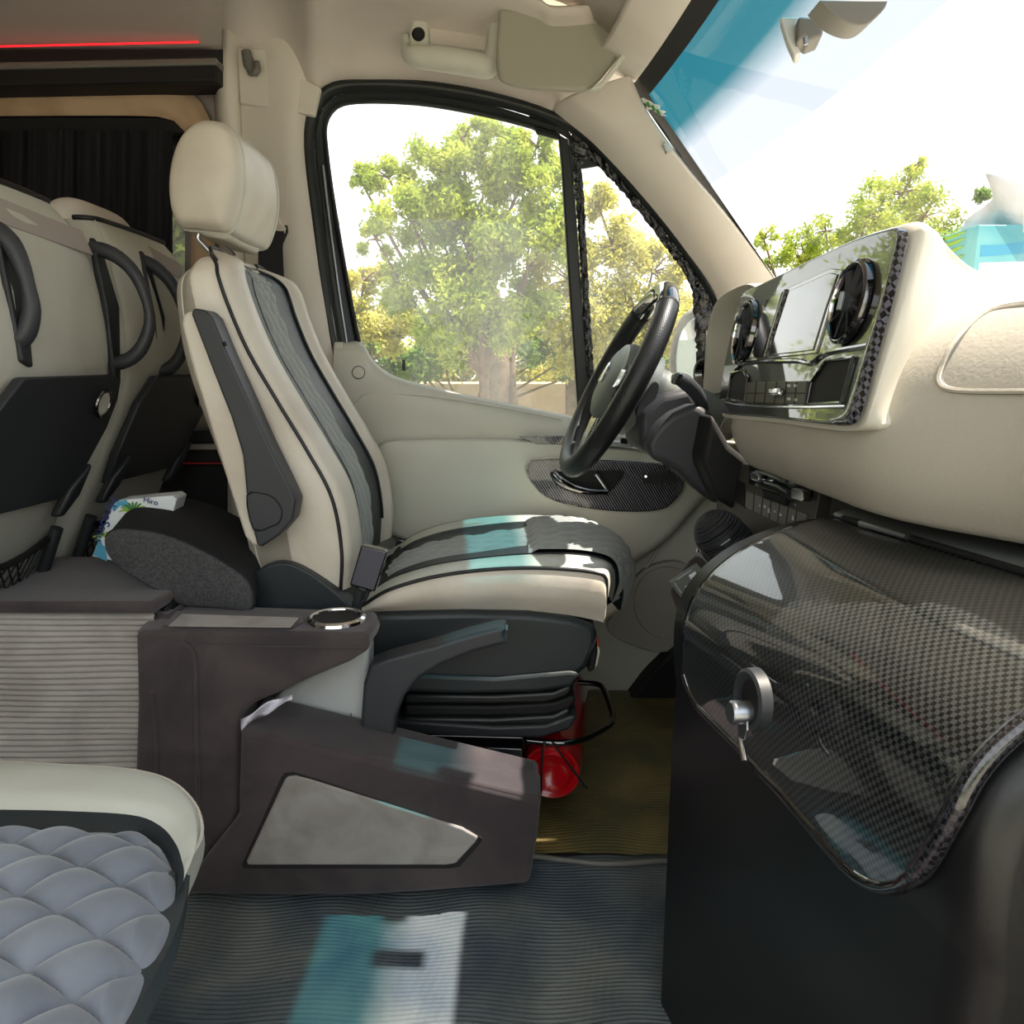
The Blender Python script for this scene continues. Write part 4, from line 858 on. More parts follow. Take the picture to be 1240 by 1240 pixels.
# light grey seat-base moulding and brake lever
bm_ = thing('seat_base_cover', 'pale grey plastic cover behind the side console', 'cover', P(400, 900, 1.26))
prism('cover_body', PP([(316, 866), (340, 838), (430, 788), (446, 784), (446, 905), (438, 906), (400, 893), (330, 876)], 1.255), (0, .06, 0), M_base, bm_, .008, 4)
tube('cover_seam', PP([(425, 864), (426, 890)], 1.254), .0012, M_grey, bm_)
hb = thing('handbrake_lever', 'black plastic handbrake lever rising from the side console', 'lever', P(455, 905, 1.25))
ln = cr([(600, 760), (613, 761), (613, 766), (606, 769), (613, 778), (611, 784), (596, 781), (570, 789), (535, 803), (508, 820), (490, 842), (480, 866), (476, 908), (436, 908), (436, 870), (440, 828), (447, 806), (470, 797), (520, 784), (560, 771)], 2)
prism('lever_body', PP([(600, 761), (614, 760), (610, 769), (615, 780), (603, 782), (570, 791), (535, 805), (508, 821), (490, 843), (480, 868), (475, 910), (437, 910), (437, 868), (440, 828), (448, 805), (470, 797), (520, 784), (565, 770)], 1.215), (0, .05, 0), M_blackgrip, hb, .012, 4)
prism('release_button', PP([(596, 761), (610, 759), (616, 763), (607, 770), (598, 767)], 1.228), (0, .025, 0), M_hub, hb, .003)
prism('lever_slot', PP([(448, 906), (480, 896), (522, 905), (524, 914), (500, 917), (470, 912)], 1.232), (0, .01, -.02), M_deep, hb, .002)
# scrap of white plastic film stuck in the console
sc_ = []
for j in range(5):
    row = []
    for i in range(14):
        u = i/13; t = j/4; x = 292+62*u; y = 878-34*u+(-12*u*(1-u))+(t-.5)*(14-5*u)+2*sin(9*u+3*t); row.append(P(x, y, 1.135-.01*sin(6*u+2*t)))
    sc_.append(row)
tag(sheet('plastic_wrap', np.array(sc_), M_lilac, None, solid=.001, ang=80), 'crumpled pale plastic scrap wedged in the console notch', 'wrapper')

# ============================================================ RED CYLINDER UNDER THE SEAT
fe = thing('fire_extinguisher', 'red fire extinguisher lying on the floor under the driver seat', 'fire extinguisher', P(668, 975, 1.4))
fc = P(668, 934, 1.36); fx = A(.13, .98, .03); fx /= np.linalg.norm(fx)
lathe('cylinder', [(.001, .012), (.02, .008), (.032, .0), (.036, -.004), (.0405, .004), (.046, -.002), (.0525, -.004), (.054, .004), (.052, .012), (.054, .02), (.056, .04), (.056, .34), (.05, .37), (.03, .39), (.001, .392)], fc, fx, M_red, fe, n=48)
lathe('neck', [(.001, .39), (.016, .39), (.016, .43), (.001, .43)], fc, fx, M_steel, fe)
for q in ([(659, 898), (656, 925), (655, 962)], [(668, 897), (688, 925), (711, 955)]): tube('strap', crn(PP(q, 1.335), 10), .0022, M_deep, fe, n=6)

# ============================================================ REAR-FACING SEATS AT THE LEFT
zs = [.36, .46, .54, .62, .70, .78, .86, .95, 1.04, 1.10, 1.14]; xb = [-.945, -.906, -.868, -.83, -.79, -.752, -.725, -.722, -.735, -.752, -.775]
def XB(z): return float(np.interp(z, zs, xb))
def rear_seat(Y0, Y1, lab, far):
    r = thing('passenger_seat', lab, 'seat', (-.85, (Y0+Y1)/2, .3), 'passenger seat backs behind the driver seat')
    rows = []
    for z in zs:
        x = XB(z); k = 0 if z < 1.0 else ((z-1.0)/.14)**2
        i0, i1 = Y0+.03*k, Y1-.05*k
        rows.append([A(x-.10+.03*k, i0+.02, z), A(x-.04, i0, z), A(x-.008, i0+.012, z), A(x, i0+.05, z), A(x+.004, (i0+i1)/2, z), A(x, i1-.05, z), A(x-.008, i1-.012, z), A(x-.04, i1, z), A(x-.10+.03*k, i1-.02, z), A(x-.12, (i0+i1)/2, z)])
    g = net(rows, 4, 4, True); sheet('backrest', g, M_rearwhite, r, closedu=True, caps=True)
    e = np.vstack([g[-1, 4:29]]); tube('top_piping', e+A(.0, 0, .002), .005, M_piping, r)
    tube('side_stitching', g[:, 8]+A(.002, -.001, 0), .0013, M_leather2, r, n=6)
    # mesh strip at the top
    ya, yb = (Y0+.03, Y1-.02) if not far else (Y1-.20, Y1-.06)
    prism('mesh_strip', [A(XB(z)+.003, y, z) for y, z in ((ya, 1.075), (yb, 1.06), (yb-.01, 1.10), (ya, 1.118))], (.004, 0, 0), M_wallgrey, r, .002)
    # black fold-down table panel with oval finger hole
    f = lambda y, z, d=.012: A(XB(z)+d, y, z)
    ho = [(Y1-.075+.022*cos(a), .805+.022*sin(a)) for a in np.linspace(0, 2*pi, 25)[:-1]]
    pan = [(Y0+.02, .645), (Y0+.01, .70), (Y0+.025, .80), (Y0+.07, .852), (Y1-.06, .855), (Y1-.028, .842), (Y1-.022, .81), (Y1-.03, .76), (Y1-.055, .69), (Y1-.06, .655), (Y1-.09, .64)]
    pts = [f(y, z) for y, z in pan]; prism('table_panel', pts, (.018, 0, 0), M_black, r, .004)
    prism('finger_hole', [f(y, z, .031) for y, z in ho], (.001, 0, 0), M_rearwhite, r, None)
    tube('hole_rim', [f(y, z, .031) for y, z in ho], .0035, M_gloss, r, closed=True, n=8)
    for s, yy in ((1, Y1-.07), (-1, Y0+.035)):
        prism('table_hinge', [f(yy-.02, .655, .02), f(yy+.02, .70, .02), f(yy+.018, .64, .02), f(yy-.012, .605, .02), f(yy-.03, .61, .02)], (.02, 0, 0), M_black, r, .006)
    # net pocket
    fr = lambda u, w: A(XB(.38+.2*w)+.016, Y0+.012+(Y1-Y0-.09)*u, .34+(.225-.03*u*0)*w)
    V, F = [], []
    for i in range(-9, 12):
        for sg in (1, -1):
            pts = []
            for k in range(13):
                w = k/12; u = i/11+sg*w*.55+(0 if sg > 0 else .2)+.02*sin(7*w+i)
                if 0 <= u <= 1: pts.append(fr(u, w)+A(.012*sin(pi*u), 0, -.015*sin(pi*u)*w))
            if len(pts) > 1:
                v, ff = tubegeo(pts, .0017, 4); F += [tuple(q+len(V) for q in x) for x in ff]; V += v
    o = O('net', V, F, M_deep, r); o['kind'] = 'stuff'
    tube('net_hem', [fr(u, 1)+A(.012*sin(pi*u), 0, -.015*sin(pi*u)) for u in np.linspace(0, 1, 12)], .006, M_deep, r)
    tube('pocket_rod', [fr(1.03, w)+A(.006, .0, 0) for w in np.linspace(-.2, 1.08, 6)], .011, M_black, r); tube('pocket_rod', [fr(-.03, w)+A(.006, .0, 0) for w in np.linspace(-.2, 1.08, 6)], .011, M_black, r)
    return r
def loop(r, y0, xo, z0, z1, plate=True, w=.014, dy=0):
    """black curved grab handle standing off the seat back"""
    zc_ = (z0+z1)/2; h = (z1-z0)/2
    pth = [A(XB(zc_+h*sin(a))-.01+xo*cos(a)**.75, y0+dy*cos(a), zc_+h*sin(a)) for a in np.linspace(-pi/2+.05, pi/2-.05, 24)]
    V = []; n = 12
    tube('side_handle', pth, [w*(.9+.5*abs(sin(a))) for a in np.linspace(-pi/2, pi/2, 24)], M_blackgrip, r, n=n)
    if plate: prism('handle_plate', [A(XB(z)+.0, y0+s*.5, z) for z, s in ((z0-.03, -.02), (z0-.04, .03), (zc_, .045), (z1, .03), (z1+.02, 0), (z1-.02, -.035), (zc_, -.045))], (.012, 0, 0), M_black, r, .004)
s1 = rear_seat(1.07, 1.455, 'nearest white passenger seat back with black table panel, cut off by the left edge', False)
s2 = rear_seat(1.50, 1.90, 'second white passenger seat back, behind the first and next to the curtain', True)
loop(s1, 1.452, .082, .875, 1.075, True, .0095); loop(s1, 1.175, .036, .905, 1.06, True, .011)
loop(s2, 1.64, .05, .86, 1.08, True, .010, .05)
prism('cushion_edge', [A(-1.0, 1.5, .33), A(-.93, 1.5, .33), A(-.93, 1.5, .40), A(-1.0, 1.5, .40)], (0, .4, 0), M_rearwhite, s2, .01)
hh = thing('seat_headrest', 'rounded beige headrest top peeping over the second passenger seat', 'headrest', (-.84, 1.7, 1.12))
sheet('headrest_pad', net([[A(-.86+.05*cos(a)*s, y, 1.14+.055*sin(a)*s) for a in np.linspace(0, 2*pi, 13)[:-1]] for y, s in ((1.55, .1), (1.56, .6), (1.60, .95), (1.68, 1), (1.76, .95), (1.80, .6), (1.81, .1))], 3, 4, True), M_pillar, hh, closedu=True)

# ---- heather fabric bolster, tissue packet
bo = thing('fabric_bolster', 'dark heather fabric bolster lying between the seats', 'bolster', P(220, 735, 1.3))
fr_ = [(126, 655), (130, 646), (142, 641), (165, 642), (198, 648), (235, 663), (270, 682), (301, 706), (304, 738), (262, 736), (218, 732), (185, 713), (150, 692), (130, 672)]
F0 = np.array(cr(PP(fr_, 1.255), 3, True)); g = [F0]
off = A(-.055, .33, 0); cF = F0.mean(0)
for s, dd in ((.96, -.004), (1, .006)): pass
G_ = np.array([cF+(F0-cF)*.003+A(0, -.004, 0), cF+(F0-cF)*.3+A(0, -.004, 0), cF+(F0-cF)*.9+A(0, -.004, 0), cF+(F0-cF)*.985+A(0, 0, 0), F0+A(0, .008, 0)])
sheet('end_panel', G_, M_cloth, bo, closedu=True)
sheet('wrap_cover', np.array([F0+A(0, .008, 0)]+[F0+off*t+A(0, 0, .02*sin(pi*t)) for t in (.3, .6, .9)]+[cF+(F0-cF)*.9+off, cF+(F0-cF)*.05+off]), M_clothdark, bo, closedu=True)
tube('edge_seam', F0+A(0, .006, 0), .002, M_clothdark, bo, closed=True, n=6)
tp = thing('tissue_packet', 'white and blue tissue box with palm print lying beside the net pocket', 'tissue box', P(150, 670, 1.36))
YB = 1.37
prism('carton', PP([(111, 674), (136, 612), (143, 606), (208, 600), (214, 604), (190, 690)], YB), (-.004, .055, .0), M_card, tp, .002)
fb_ = lambda x, y: P(x, y, YB-.0006)
def pr2(nm, q, m, dd=.0004): prism(nm, [fb_(x, y)-A(0, dd, 0) for x, y in q], (0, .0005, 0), m, tp, None)
pr2('sky_print', [(136, 614), (143, 607), (152, 605), (160, 614), (150, 617), (146, 612), (138, 620)], M_blueprint)
pr2('wave_print', [(113, 672), (121, 650), (124, 660), (128, 662), (130, 680)], M_blueprint)
pr2('side_stripe', [(156, 620), (162, 622), (158, 640), (153, 638)], M_blueprint)
for a in np.linspace(-2.9, .25, 11):
    q = [(162, 622), (162+11*cos(a), 622+9*sin(a)-2), (162+19*cos(a), 622+17*sin(a)+2)]
    frond(tp, q, 1.2, M_green2 if int(a*7) % 2 else M_green, lambda x, y: fb_(x, y)-A(0, .0012, 0), (0, -.0004, 0))
for a in (-.6, 0, .5, 2.4, 3): frond(tp, [(124, 648), (124+6*cos(a), 648+5*sin(a)), (124+11*cos(a), 648+9*sin(a)+1)], 1.1, M_green, lambda x, y: fb_(x, y)-A(0, .0012, 0), (0, -.0004, 0))
text('HiroSmu', .024, fb_(129, 629)-A(0, .002, 0), P(124, 642, YB)-P(134, 614, YB), P(135, 629, YB)-P(126, 627, YB), M_navy, tp)
text('Hiro', .014, fb_(183, 607)-A(0, .002, 0), P(192, 609, YB)-P(176, 605, YB), P(184, 602, YB)-P(182, 610, YB), M_navy, tp)

# ---- low suede bench with pleated front (behind the foreground seat)
be = thing('storage_bench', 'low dark suede bench with pleated grey front, left of the side console', 'bench', P(90, 945, 1.2))
zb2 = float(P(100, 742, 1.19)[2])
xr = float(P(176, 742, 1.19)[0])
box('bench_core', (-1.3, 1.21, .02), (xr+.03, 1.50, zb2-.01), M_suede, be, .006)
prism('bench_top', [A(-1.3, 1.18, zb2), A(xr+.02, 1.18, zb2), A(xr+.02, 1.18, zb2+.02), A(-1.3, 1.18, zb2+.02)], (0, .09, 0), M_suede, be, .008)
prism('bench_edge', [A(-1.3, 1.26, zb2+.0), A(xr+.03, 1.26, zb2+.0), A(xr+.05, 1.26, zb2+.018), A(-1.3, 1.26, zb2+.018)], (0, .24, 0), M_suede, be, .006)
prism('sloping_flap', [P(-60, 728, 1.27), P(200, 732, 1.27), P(190, 706, 1.4), P(128, 690, 1.46), P(40, 712, 1.36)], (0, .0, -.02), M_suede, be, .006)
pl_ = []
zz = np.linspace(zb2+.002, .12, 620)
for x in np.linspace(-1.3, xr+.01, 24):
    pl_.append([A(x, 1.20-.0045*abs(sin(pi*(z+.0014*sin(9*x+40*z)+.0007*sin(23*x))/.0098))**.7, z) for z in zz])
pf = sheet('pleated_front', np.array(pl_), M_pleat, be, ang=80)
# ---- belt stub between bench and console
bs = thing('cable_plug', 'black plug with clear tip in the gap behind the side console', 'plug', P(190, 750, 1.27))
tube('plug_body', crn(PP([(176, 756), (182, 742), (196, 734), (212, 731)], 1.25), 12), .012, M_deep, bs)
tube('plug_tip', PP([(193, 746), (204, 734)], 1.235), .005, M_steel, bs)

# ============================================================ FOREGROUND SEAT CUSHION
fs = thing('foreground_seat', 'blue-grey quilted seat cushion with white leather rim in the lower left corner', 'seat', (-.45, .45, 0))
cA_ = [(-260, 925), (-20, 926), (80, 932), (160, 938), (206, 951), (234, 976), (246, 1008), (243, 1032), (224, 1060)]
cB_ = [(-260, 950), (-20, 952), (80, 954), (155, 960), (198, 973), (226, 998), (234, 1022), (233, 1040), (223, 1062)]
cC = [(-260, 977), (-20, 980), (80, 982), (160, 987), (194, 1000), (213, 1022), (221, 1045), (223, 1056), (222, 1068)]
cD = [(-260, 1003), (-20, 1006), (80, 1008), (158, 1011), (186, 1020), (203, 1038), (211, 1058), (212, 1075), (211, 1092)]
def cz_(c, z): return crn([P(x, y, Z=z) for x, y in c], 60)
a0, a1, a2, a3 = cz_(cA_, .425), cz_(cB_, .468), cz_(cC, .462), cz_(cD, .452)
a0 = a0+A(0, 0, -.01)
sheet('white_rim', net([a0+A(-.01, -.02, -.03), a0, (a0+a1)/2+A(.0, .004, .018), a1, a2], 1, 7), M_leather2, fs)
sheet('dark_band', net([a2, (a2+a3)/2+A(0, 0, .001), a3], 1, 5), M_band, fs)
tube('rim_seam', ((a0+a1)/2+A(.002, .004, .0165))[4:], .0018, M_pillar, fs, n=6)
qr = [crn([P(x, y, Z=.452) for x, y in r], 61) for r in ([(-260, 1003), (-20, 1006), (80, 1008), (158, 1011), (180, 1017), (194, 1027)], [(-300, 1050), (-20, 1050), (80, 1052), (150, 1054), (190, 1058), (213, 1064)],
      [(-300, 1110), (-20, 1110), (80, 1110), (150, 1112), (185, 1116), (208, 1122)], [(-300, 1180), (-20, 1180), (60, 1182), (125, 1182), (155, 1184), (178, 1188)], [(-300, 1260), (-20, 1260), (40, 1262), (95, 1262), (120, 1264), (138, 1268)], [(-400, 1400), (-60, 1400), (-10, 1402), (20, 1404), (30, 1407), (44, 1412)])]
g = net([cr(q[::6], 22) for q in qr], 1, 40); nv, nu = g.shape[:2]; dome = []
for j in range(nv):
    for i in range(nu):
        x, y, z = g[j, i]; e = min(1, j/14, (nu-1-i)/14)
        p_ = .046; h = quilt((x*.42+y*.9)/p_, (-.81*x+.58*y)/(p_*.95), .0135)
        g[j, i] += A(0, 0, h*max(.35, e)+.020*min(1, max(0, min(j/70, (nu-1-i)/60)))**.5-.004)
qg = sheet('quilted_top', g, M_velvet, fs, ang=80)
e = g[:, -1]
sheet('quilted_side', np.array([e, e+A(-.001, 0, -.012), e+A(-.010, 0, -.03), e+A(-.03, 0, -.06)]), M_velvet, fs)
e2 = np.array([P(*q, Z=.452) for q in ((223, 1060), (218, 1085), (206, 1125), (171, 1196), (134, 1274), (50, 1414))]); e2 = cr(e2, 6)
sheet('base_shell', np.array([e2+A(-.012, 0, .004), e2+A(.005, 0, .0), e2+A(.0, 0, -.03), e2+A(-.04, 0, -.055), e2+A(-.12, 0, -.07)]), M_band, fs)
box('seat_pedestal', (-.75, .25, 0), (-.36, .58, .38), M_deep, fs, .01)

# ============================================================ CARBON-LIDDED CABINET
cb = thing('console_cabinet', 'black cabinet with glossy carbon lid under the dashboard', 'cabinet', (.4, .7, 0))
M_lidedge = pattern(mat('ribbed_carbon_edge', C(20, 20, 24), .25, coat=1), 'checker', 230, C(10, 10, 14), C(48, 48, 54))
prof = [(.212, .478), (.207, .52), (.209, .575), (.226, .615), (.262, .650), (.308, .674), (.367, .690), (.45, .692)]
yaw_ = .20
def cab(x, y, z): return A(x+(.88-y)*yaw_, y, z)
def NX(p, d):  # push outward in the XZ profile plane
    return p
prf = crn([A(x, 0, z) for x, z in prof], 40)
# body
bp = [(q[0]+.006, q[2]-.006) for q in prf]
bpoly = [(.214, 0.0), (.215, .25), (.216, .42)]+bp+[(.50, .684), (.62, .684), (.62, 0)]
bc2 = [cab(x, .885, z) for x, z in bpoly]
g = []
for y, k in ((.935, 0), (.70, 0), (.485, 0), (.466, .004), (.456, .012), (.452, .024)):
    g.append([cab(.45+(x-.45)*(1-k/.25), y, .3+(z-.3)*(1-k/.4)) if z > .001 else cab(.45+(x-.45)*(1-k/.25), y, 0) for x, z in bpoly])
g = np.array(g); sheet('cabinet_body', g, M_cabinet, cb, closedu=True, caps=True, ang=45)
# lid: front edge sweeps from far to near, near end follows an S
L = []; ny = 26
for j in range(ny):
    t = j/(ny-1); row = []
    y = .88-(.88-.52)*t
    for i, q in enumerate(prf):
        u = i/39
        row.append(cab(q[0]-.002, y, q[2]+.002))
    L.append(row)
L = np.array(L)
# trim the near-bottom corner round: pull the last rows inwards near the bottom edge, lift bottom edge at the far end
def lidpt(t, u):
    y = .88-.345*t; q = prf[0]*0
    # rounded near-bottom tip
    return None
rows = []; luv = []
for j in range(81):
    t = j/80; y = .882-(.882-.468)*t
    # how far down the profile the lid reaches (metres along profile below/above the far edge)
    zlow = np.interp(t, [0, .03, .08, .5, .68, .735, .78, .82, .86, .90, .935, .965, .985, 1.0], [.505, .488, .480, .474, .467, .465, .466, .471, .480, .494, .512, .534, .556, .585])
    pts = [q for q in prf if q[2] > zlow and q[0] < .372]; k0 = A(np.interp(zlow, prf[:, 2], prf[:, 0]), 0, zlow); pts = resample([k0]+pts, 60); ar = np.concatenate([[0], np.cumsum(np.linalg.norm(np.diff(pts[::-1], axis=0), axis=1))])[::-1]; luv.append([(a_, y*1.02) for a_ in ar])
    rows.append([cab(q[0]-.001, y+.0, q[2]+.001) for q in pts])
lidG = np.array(rows)
lid_ = O('carbon_lid', lidG.reshape(-1, 3), gridfaces(*lidG.shape[:2]), M_lid, cb, solid=.004, ang=70, uv=np.array(luv).reshape(-1, 2)); lid_['label'] = 'glossy carbon-weave lid'
ep = np.vstack([lidG[0:, 0], lidG[-1, 1:]]); nxz = []
for q in ep:
    i = int(np.argmin(np.abs(prf[:, 2]-q[2]+.001)+np.abs(prf[:, 0]+(.88-q[1])*yaw_-.001-q[0])*.5)); a_, b_ = prf[max(0, i-1)], prf[min(39, i+1)]; d_ = b_-a_; n_ = A(-d_[2], 0, d_[0]); n_ /= np.linalg.norm(n_); nxz.append(n_)
nxz = np.array(nxz); ep = resample(ep+nxz*.002, 160)
tube('lid_edge', ep[:96], .0056, M_gloss, lid_, n=12); tube('lid_rolled_edge', ep[92:], [.0058]*4+[.0075]*64, M_lidedge, lid_, n=14)
tube('lid_edge', lidG[0]+A(0, .002, 0), .005, M_gloss, lid_, n=8)
hg = [cab(.372, y, .697) for y in np.linspace(.87, .48, 12)]
tube('hinge', hg, .004, M_deep, lid_); tube('hinge_tip', [cab(.366, .83, .699), cab(.368, .76, .699)], .004, M_steel, lid_)
prism('top_board', [A(.372, .895, .694), A(.40, .925, .694), A(.62, .98, .694), A(.70, .46, .694), A(.45, .46, .694)], (0, 0, .006), M_cabtop, cb, .003)
# latch
lc0 = P(912, 862, X=.214); ax_ = A(-1, -.16, .05)
lt = lathe('latch_ring', [(.010, .002), (.018, .003), (.024, .008), (.027, .006), (.028, -.004), (.01, -.004)], lc0+A(0, 0, .012), ax_, M_black, lid_, n=36)
lathe('ring_well', [(.017, .0035), (.001, .0035)], lc0+A(0, 0, .012), ax_, M_deep, lt, n=30)
lathe('lock_cylinder', [(.001, .022), (.009, .022), (.0105, .020), (.0105, .0), (.001, 0)], lc0+A(0, 0, .0), ax_, M_steel, lt, n=28)
prism('latch_tongue', [lc0+A(-.006, a, b) for a, b in ((-.010, .0), (.012, -.002), (.014, -.020), (.010, -.030), (-.006, -.024), (-.012, -.012))], (-.003, 0, 0), M_steel, lt, .001)
tube('latch_pin', [lc0+A(-.008, .006, -.028), lc0+A(-.008, -.010, -.042)], .003, M_chrome, lt)

# ============================================================ FLOOR MATS
def mat_sheet(name, px, m, lab, amp, per, z0=.006, wav=.004):
    tl, tr, br, bl = [P(x, y, Z=0) for x, y in px]
    nx, ny = 90, 360; g = []
    for j in range(ny):
        v = j/(ny-1); row = []
        for i in range(nx):
            u = i/(nx-1); q = (tl*(1-u)+tr*u)*(1-v)+(bl*(1-u)+br*u)*v
            w = wav*(sin(q[0]*17+2*sin(q[1]*12))+sin(q[1]*29+5*q[0]))*.5
            q = q+A(0, .002*sin(q[0]*24+2*sin(q[1]*13)), z0+w+amp*sin(2*pi*(q[1]+.006*sin(q[0]*27))/per)+wav)
            row.append(q)
        g.append(row)
    return tag(sheet(name, np.array(g), m, None, ang=80), lab, 'mat')
mat_sheet('cabin_mat', [(150, 1073), (842, 1036), (900, 1420), (-300, 1420)], M_floor, 'blue-grey ribbed floor mat in front of the side console', .0011, .0078)
mat_sheet('footwell_mat', [(560, 846), (900, 846), (905, 1046), (640, 1046)], M_cabmat, 'olive-brown rubber mat in the driver footwell', .0006, .009, .018, .003)
tube('mat_hem', crn([P(x, y, Z=.02) for x, y in [(640, 1036), (690, 1042), (740, 1046), (830, 1040)]], 20), .005, M_grey, bpy.data.objects['footwell_mat'])
kb = thing('pedal_block', 'small black rubber stop at the foot of the door behind the seat bar', 'stop', P(702, 868, 1.86))
prism('stop_body', PP(cr([(697, 858), (708, 854), (713, 864), (708, 878), (697, 880)], 3, True), 1.86), (0, .06, 0), M_deep, kb, .005)

# ============================================================ REST OF THE VEHICLE AROUND THE VIEWPOINT
box('wall_right_rear', (-2.3, -.36, -.06), (-1.15, -.32, 1.7), M_wallgrey, bevel=None, kind='structure')
box('door_2', (.55, -.36, -.06), (1.0, -.32, .95), M_trim, bevel=.01, kind='structure')
# ============================================================ OUTSIDE
GZ = -.62
box('ground', (-40, -25, GZ-.1), (60, 60, GZ), M_ground, bevel=None, kind='structure')
gw = box('garden_wall', (-12, 12.2, GZ), (30, 12.5, .70), M_wallout, bevel=.03); tag(gw, 'low sandy garden wall beyond the driver door window', 'wall')
def leaves(name, pts, size, m, par, seed):
    r = np.random.default_rng(seed); pts = np.array(pts); n = len(pts)
    a = r.normal(size=(n, 3)); a /= np.linalg.norm(a, axis=1)[:, None]; b = np.cross(a, r.normal(size=(n, 3))); b /= np.linalg.norm(b, axis=1)[:, None]
    s = size*r.uniform(.6, 1.3, (n, 1)); V = np.stack([pts-a*s, pts+b*s*.42+a*s*.1, pts+a*s, pts-b*s*.42+a*s*.1], 1).reshape(-1, 3)
    org = wo(par); me = bpy.data.meshes.new(name); me.from_pydata((V-org).tolist(), [], [(4*i, 4*i+1, 4*i+2, 4*i+3) for i in range(n)]); me.materials.append(m)
    o = bpy.data.objects.new(name, me); COL.objects.link(o); o.parent = par; ORIG[o.name] = org; o['kind'] = 'stuff'; return o
def tree(lab, base, blobs, nleaf, size, m, seed, name='tree', grp='trees outside the van', trunkr=.12, drop=1.0):
    r = random.Random(seed); g = np.random.default_rng(seed)
    t = thing(name, lab, 'tree', base, grp); base = A(*base)
    V, F = [], []
    def add(p, rr_):
        v, f = tubegeo(p, rr_, 6); F.extend([tuple(q+len(V) for q in x) for x in f]); V.extend(v)
    cen = np.mean([b[0] for b in blobs], 0); fork = base*.0+A(base[0], base[1], base[2]+(cen[2]-base[2])*.45)
    add(cr([base, base*.5+fork*.5+A(.05, 0, 0), fork], 4), np.linspace(trunkr, trunkr*.7, 9))
    L = []
    for c, rad in blobs:
        c = A(*c); add(cr([fork, fork*.5+c*.5+A(r.uniform(-.2, .2), 0, r.uniform(-.1, .2)), c], 4), np.linspace(trunkr*.5, .012, 9))
        k = int(nleaf*rad**2/sum(b[1]**2 for b in blobs)); ncl = max(6, int(26*rad**1.2))
        cl = g.normal(size=(ncl, 3)); cl /= np.linalg.norm(cl, axis=1)[:, None]; cl *= rad*g.uniform(.45, 1.05, (ncl, 1)); cl[:, 2] *= .85
        for q in cl: add([c, c+q*.5+A(0, 0, .05), c+q], [.014, .008, .004])
        ii = g.integers(0, ncl, k); L.append(c+cl[ii]+g.normal(size=(k, 3))*rad*.17)
    O('branches', V, F, M_bark, t); leaves('foliage', np.vstack(L), size, m, t, seed); return t
def bl(px, py, Y, rpx): return (tuple(P(px, py, Y)), rpx/FOC*Y)
tree('tall bright green tree filling the middle of the door window', (-.35, 9.6, GZ), [bl(560, 170, 9.5, 26), bl(530, 215, 9.5, 40), bl(470, 215, 9.5, 30), bl(435, 215, 9.5, 14), bl(600, 210, 9.6, 42), bl(650, 220, 9.6, 40), bl(500, 270, 9.4, 44), bl(570, 285, 9.5, 50), bl(640, 300, 9.5, 50), bl(560, 350, 9.6, 55), bl(630, 370, 9.6, 48), bl(500, 340, 9.6, 42), bl(455, 290, 9.5, 22), bl(650, 178, 9.6, 30), bl(610, 165, 9.6, 26), bl(675, 260, 9.6, 40), bl(560, 240, 9.6, 44), bl(540, 400, 9.6, 44), bl(600, 400, 9.8, 40)], 66000, .036, M_leafG, 11, trunkr=.08)
tree('yellowish bush low in the left of the door window', (-2.1, 10.5, GZ), [bl(440, 340, 10.5, 26), bl(455, 380, 10.5, 34), bl(430, 420, 10.5, 30), bl(485, 410, 10.5, 34)], 15000, .038, M_leafY, 12, 'bush', trunkr=.05)
tree('dense green shrubs behind the garden wall in the door window', (-.6, 11.6, GZ), [bl(430, 440, 11.5, 24), bl(460, 430, 11.5, 34), bl(500, 425, 11.5, 38), bl(540, 415, 11.5, 42), bl(585, 400, 11.5, 40), bl(640, 405, 11.5, 40), bl(670, 425, 11.5, 34), bl(710, 420, 11.5, 40), bl(770, 430, 11.5, 40)], 34000, .042, M_leafD, 13, 'shrub', trunkr=.05)
tree('yellow-green tree seen through the quarter window', (1.6, 10, GZ), [bl(690, 340, 10, 46), bl(740, 300, 10, 40), bl(745, 370, 10, 50), bl(800, 390, 10, 50), bl(790, 330, 10, 36), bl(690, 400, 10, 44), bl(850, 420, 10, 50), bl(725, 250, 10, 26), bl(740, 430, 10, 46)], 40000, .036, M_leafY, 14, trunkr=.1)
tree('thin-leaved tree beyond the windscreen, left of the tissue box', (5.3, 14, GZ), [bl(1090, 235, 14, 34), bl(1050, 262, 14, 38), bl(1120, 262, 14, 36), bl(1000, 280, 14, 26), bl(960, 300, 14, 28), bl(1060, 305, 14, 44), bl(990, 320, 14, 34), bl(925, 290, 14, 15), bl(1110, 200, 14, 15), bl(930, 330, 14, 26), bl(1140, 300, 14, 40)], 13000, .045, M_leafG, 15, trunkr=.1)
tree('dark green tree top beyond the windscreen, right of the tissue box', (8.3, 13.5, GZ), [bl(1205, 250, 13.5, 22), bl(1225, 285, 13.5, 34), bl(1260, 240, 13.5, 30)], 5000, .055, M_leafD, 16, trunkr=.1)
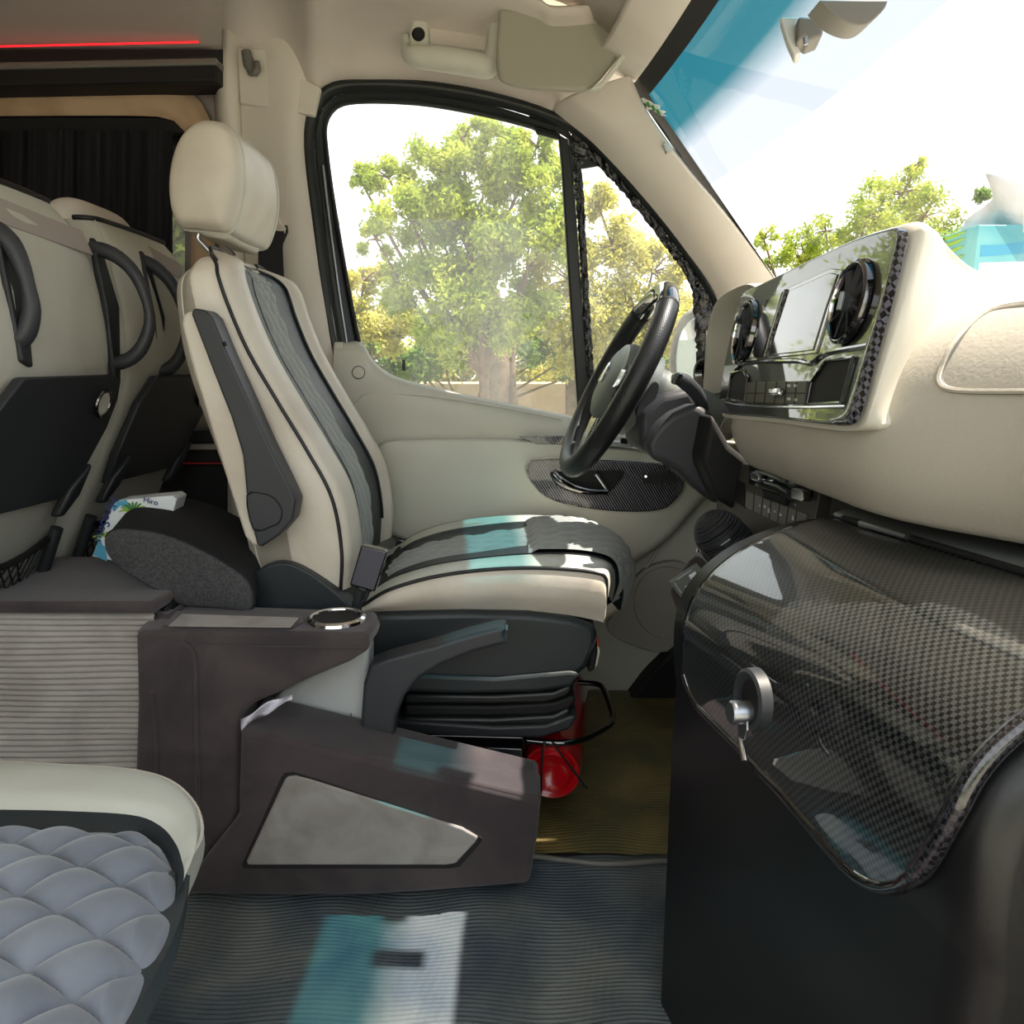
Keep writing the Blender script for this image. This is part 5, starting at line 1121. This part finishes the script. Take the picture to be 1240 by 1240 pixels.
# thick trunk in front of the garden wall
tk_ = thing('old_tree', 'thick brown forked trunk in front of the garden wall', 'tree', (-.25, 10.6, GZ), None)
tube('trunk', cr([A(-.18, 10.6, GZ), A(-.2, 10.6, .3), A(-.16, 10.6, 1.0), A(-.28, 10.6, 1.9)], 5), np.linspace(.17, .12, 16), M_bark, tk_, n=14)
tube('second_stem', cr([A(0, 10.6, GZ), A(.02, 10.6, .3), A(.0, 10.6, 1.2), A(.2, 10.6, 2.0)], 5), np.linspace(.06, .05, 16), M_bark, tk_, n=10)
po = thing('gate_post', 'brown post in front of the garden wall at the divider bar', 'post', (.86, 11.5, GZ)); box('post_body', (.78, 11.45, GZ), (.95, 11.6, 1.05), M_bark, po, .02)

# unseen hedge added behind the viewpoint to cut fill light and green the reflections
base_t = None
for i, (x, y) in enumerate(((-18, -13), (-11, -15), (-4, -13), (3, -15), (10, -13), (17, -15))):
    if i == 0:
        base_t = tree('unseen green hedge tree added for reflections on the open-door side of the van', (x, y, GZ), [((x, y, .4), 1.6), ((x+1.6, y-.3, .8), 1.5), ((x-1.6, y, .9), 1.4), ((x, y+.2, 1.6), 1.2)], 9000, .13, M_leafD, 21, 'added_hedge_tree', 'added hedge trees on the open-door side')
    else:
        c = base_t.copy(); COL.objects.link(c); c.location = (x, y, GZ); c.rotation_euler[2] = i*1.3; c['label'] = 'unseen green hedge tree added for reflections on the open-door side, %s in the row' % ('', 'second', 'third', 'fourth', 'fifth', 'sixth')[i]
        for ch in list(base_t.children):
            q = ch.copy(); COL.objects.link(q); q.parent = c

tree('large round green tree hidden from view behind the pillar side of the driver window', (-5.0, 10.4, GZ), [((-3.5, 10.4, 1.1), .8), ((-3.45, 10.4, 2.2), .8), ((-3.5, 10.4, 3.4), .85), ((-3.4, 10.4, 4.4), .8), ((-4.2, 10.4, 1.6), .9), ((-5.4, 10.6, 1.8), 1.1), ((-4.6, 10.2, 2.8), 1.1), ((-5.6, 10.6, 3.2), 1.1), ((-4.6, 10.4, 4.0), 1.0), ((-3.9, 10.3, 3.3), .8)], 42000, .07, M_leafG, 31, trunkr=.12)  # placed out of view to give the centre panel its green reflection
tree('row of low yellow-green bushes far behind the garden wall', (1, 15.5, GZ), [((x, 15.5+.3*(i % 2), .75+.15*(i % 3)), .75) for i, x in enumerate(np.arange(-4.6, 5.4, .9))], 42000, .07, M_leafY, 32, 'bush', trunkr=.04)
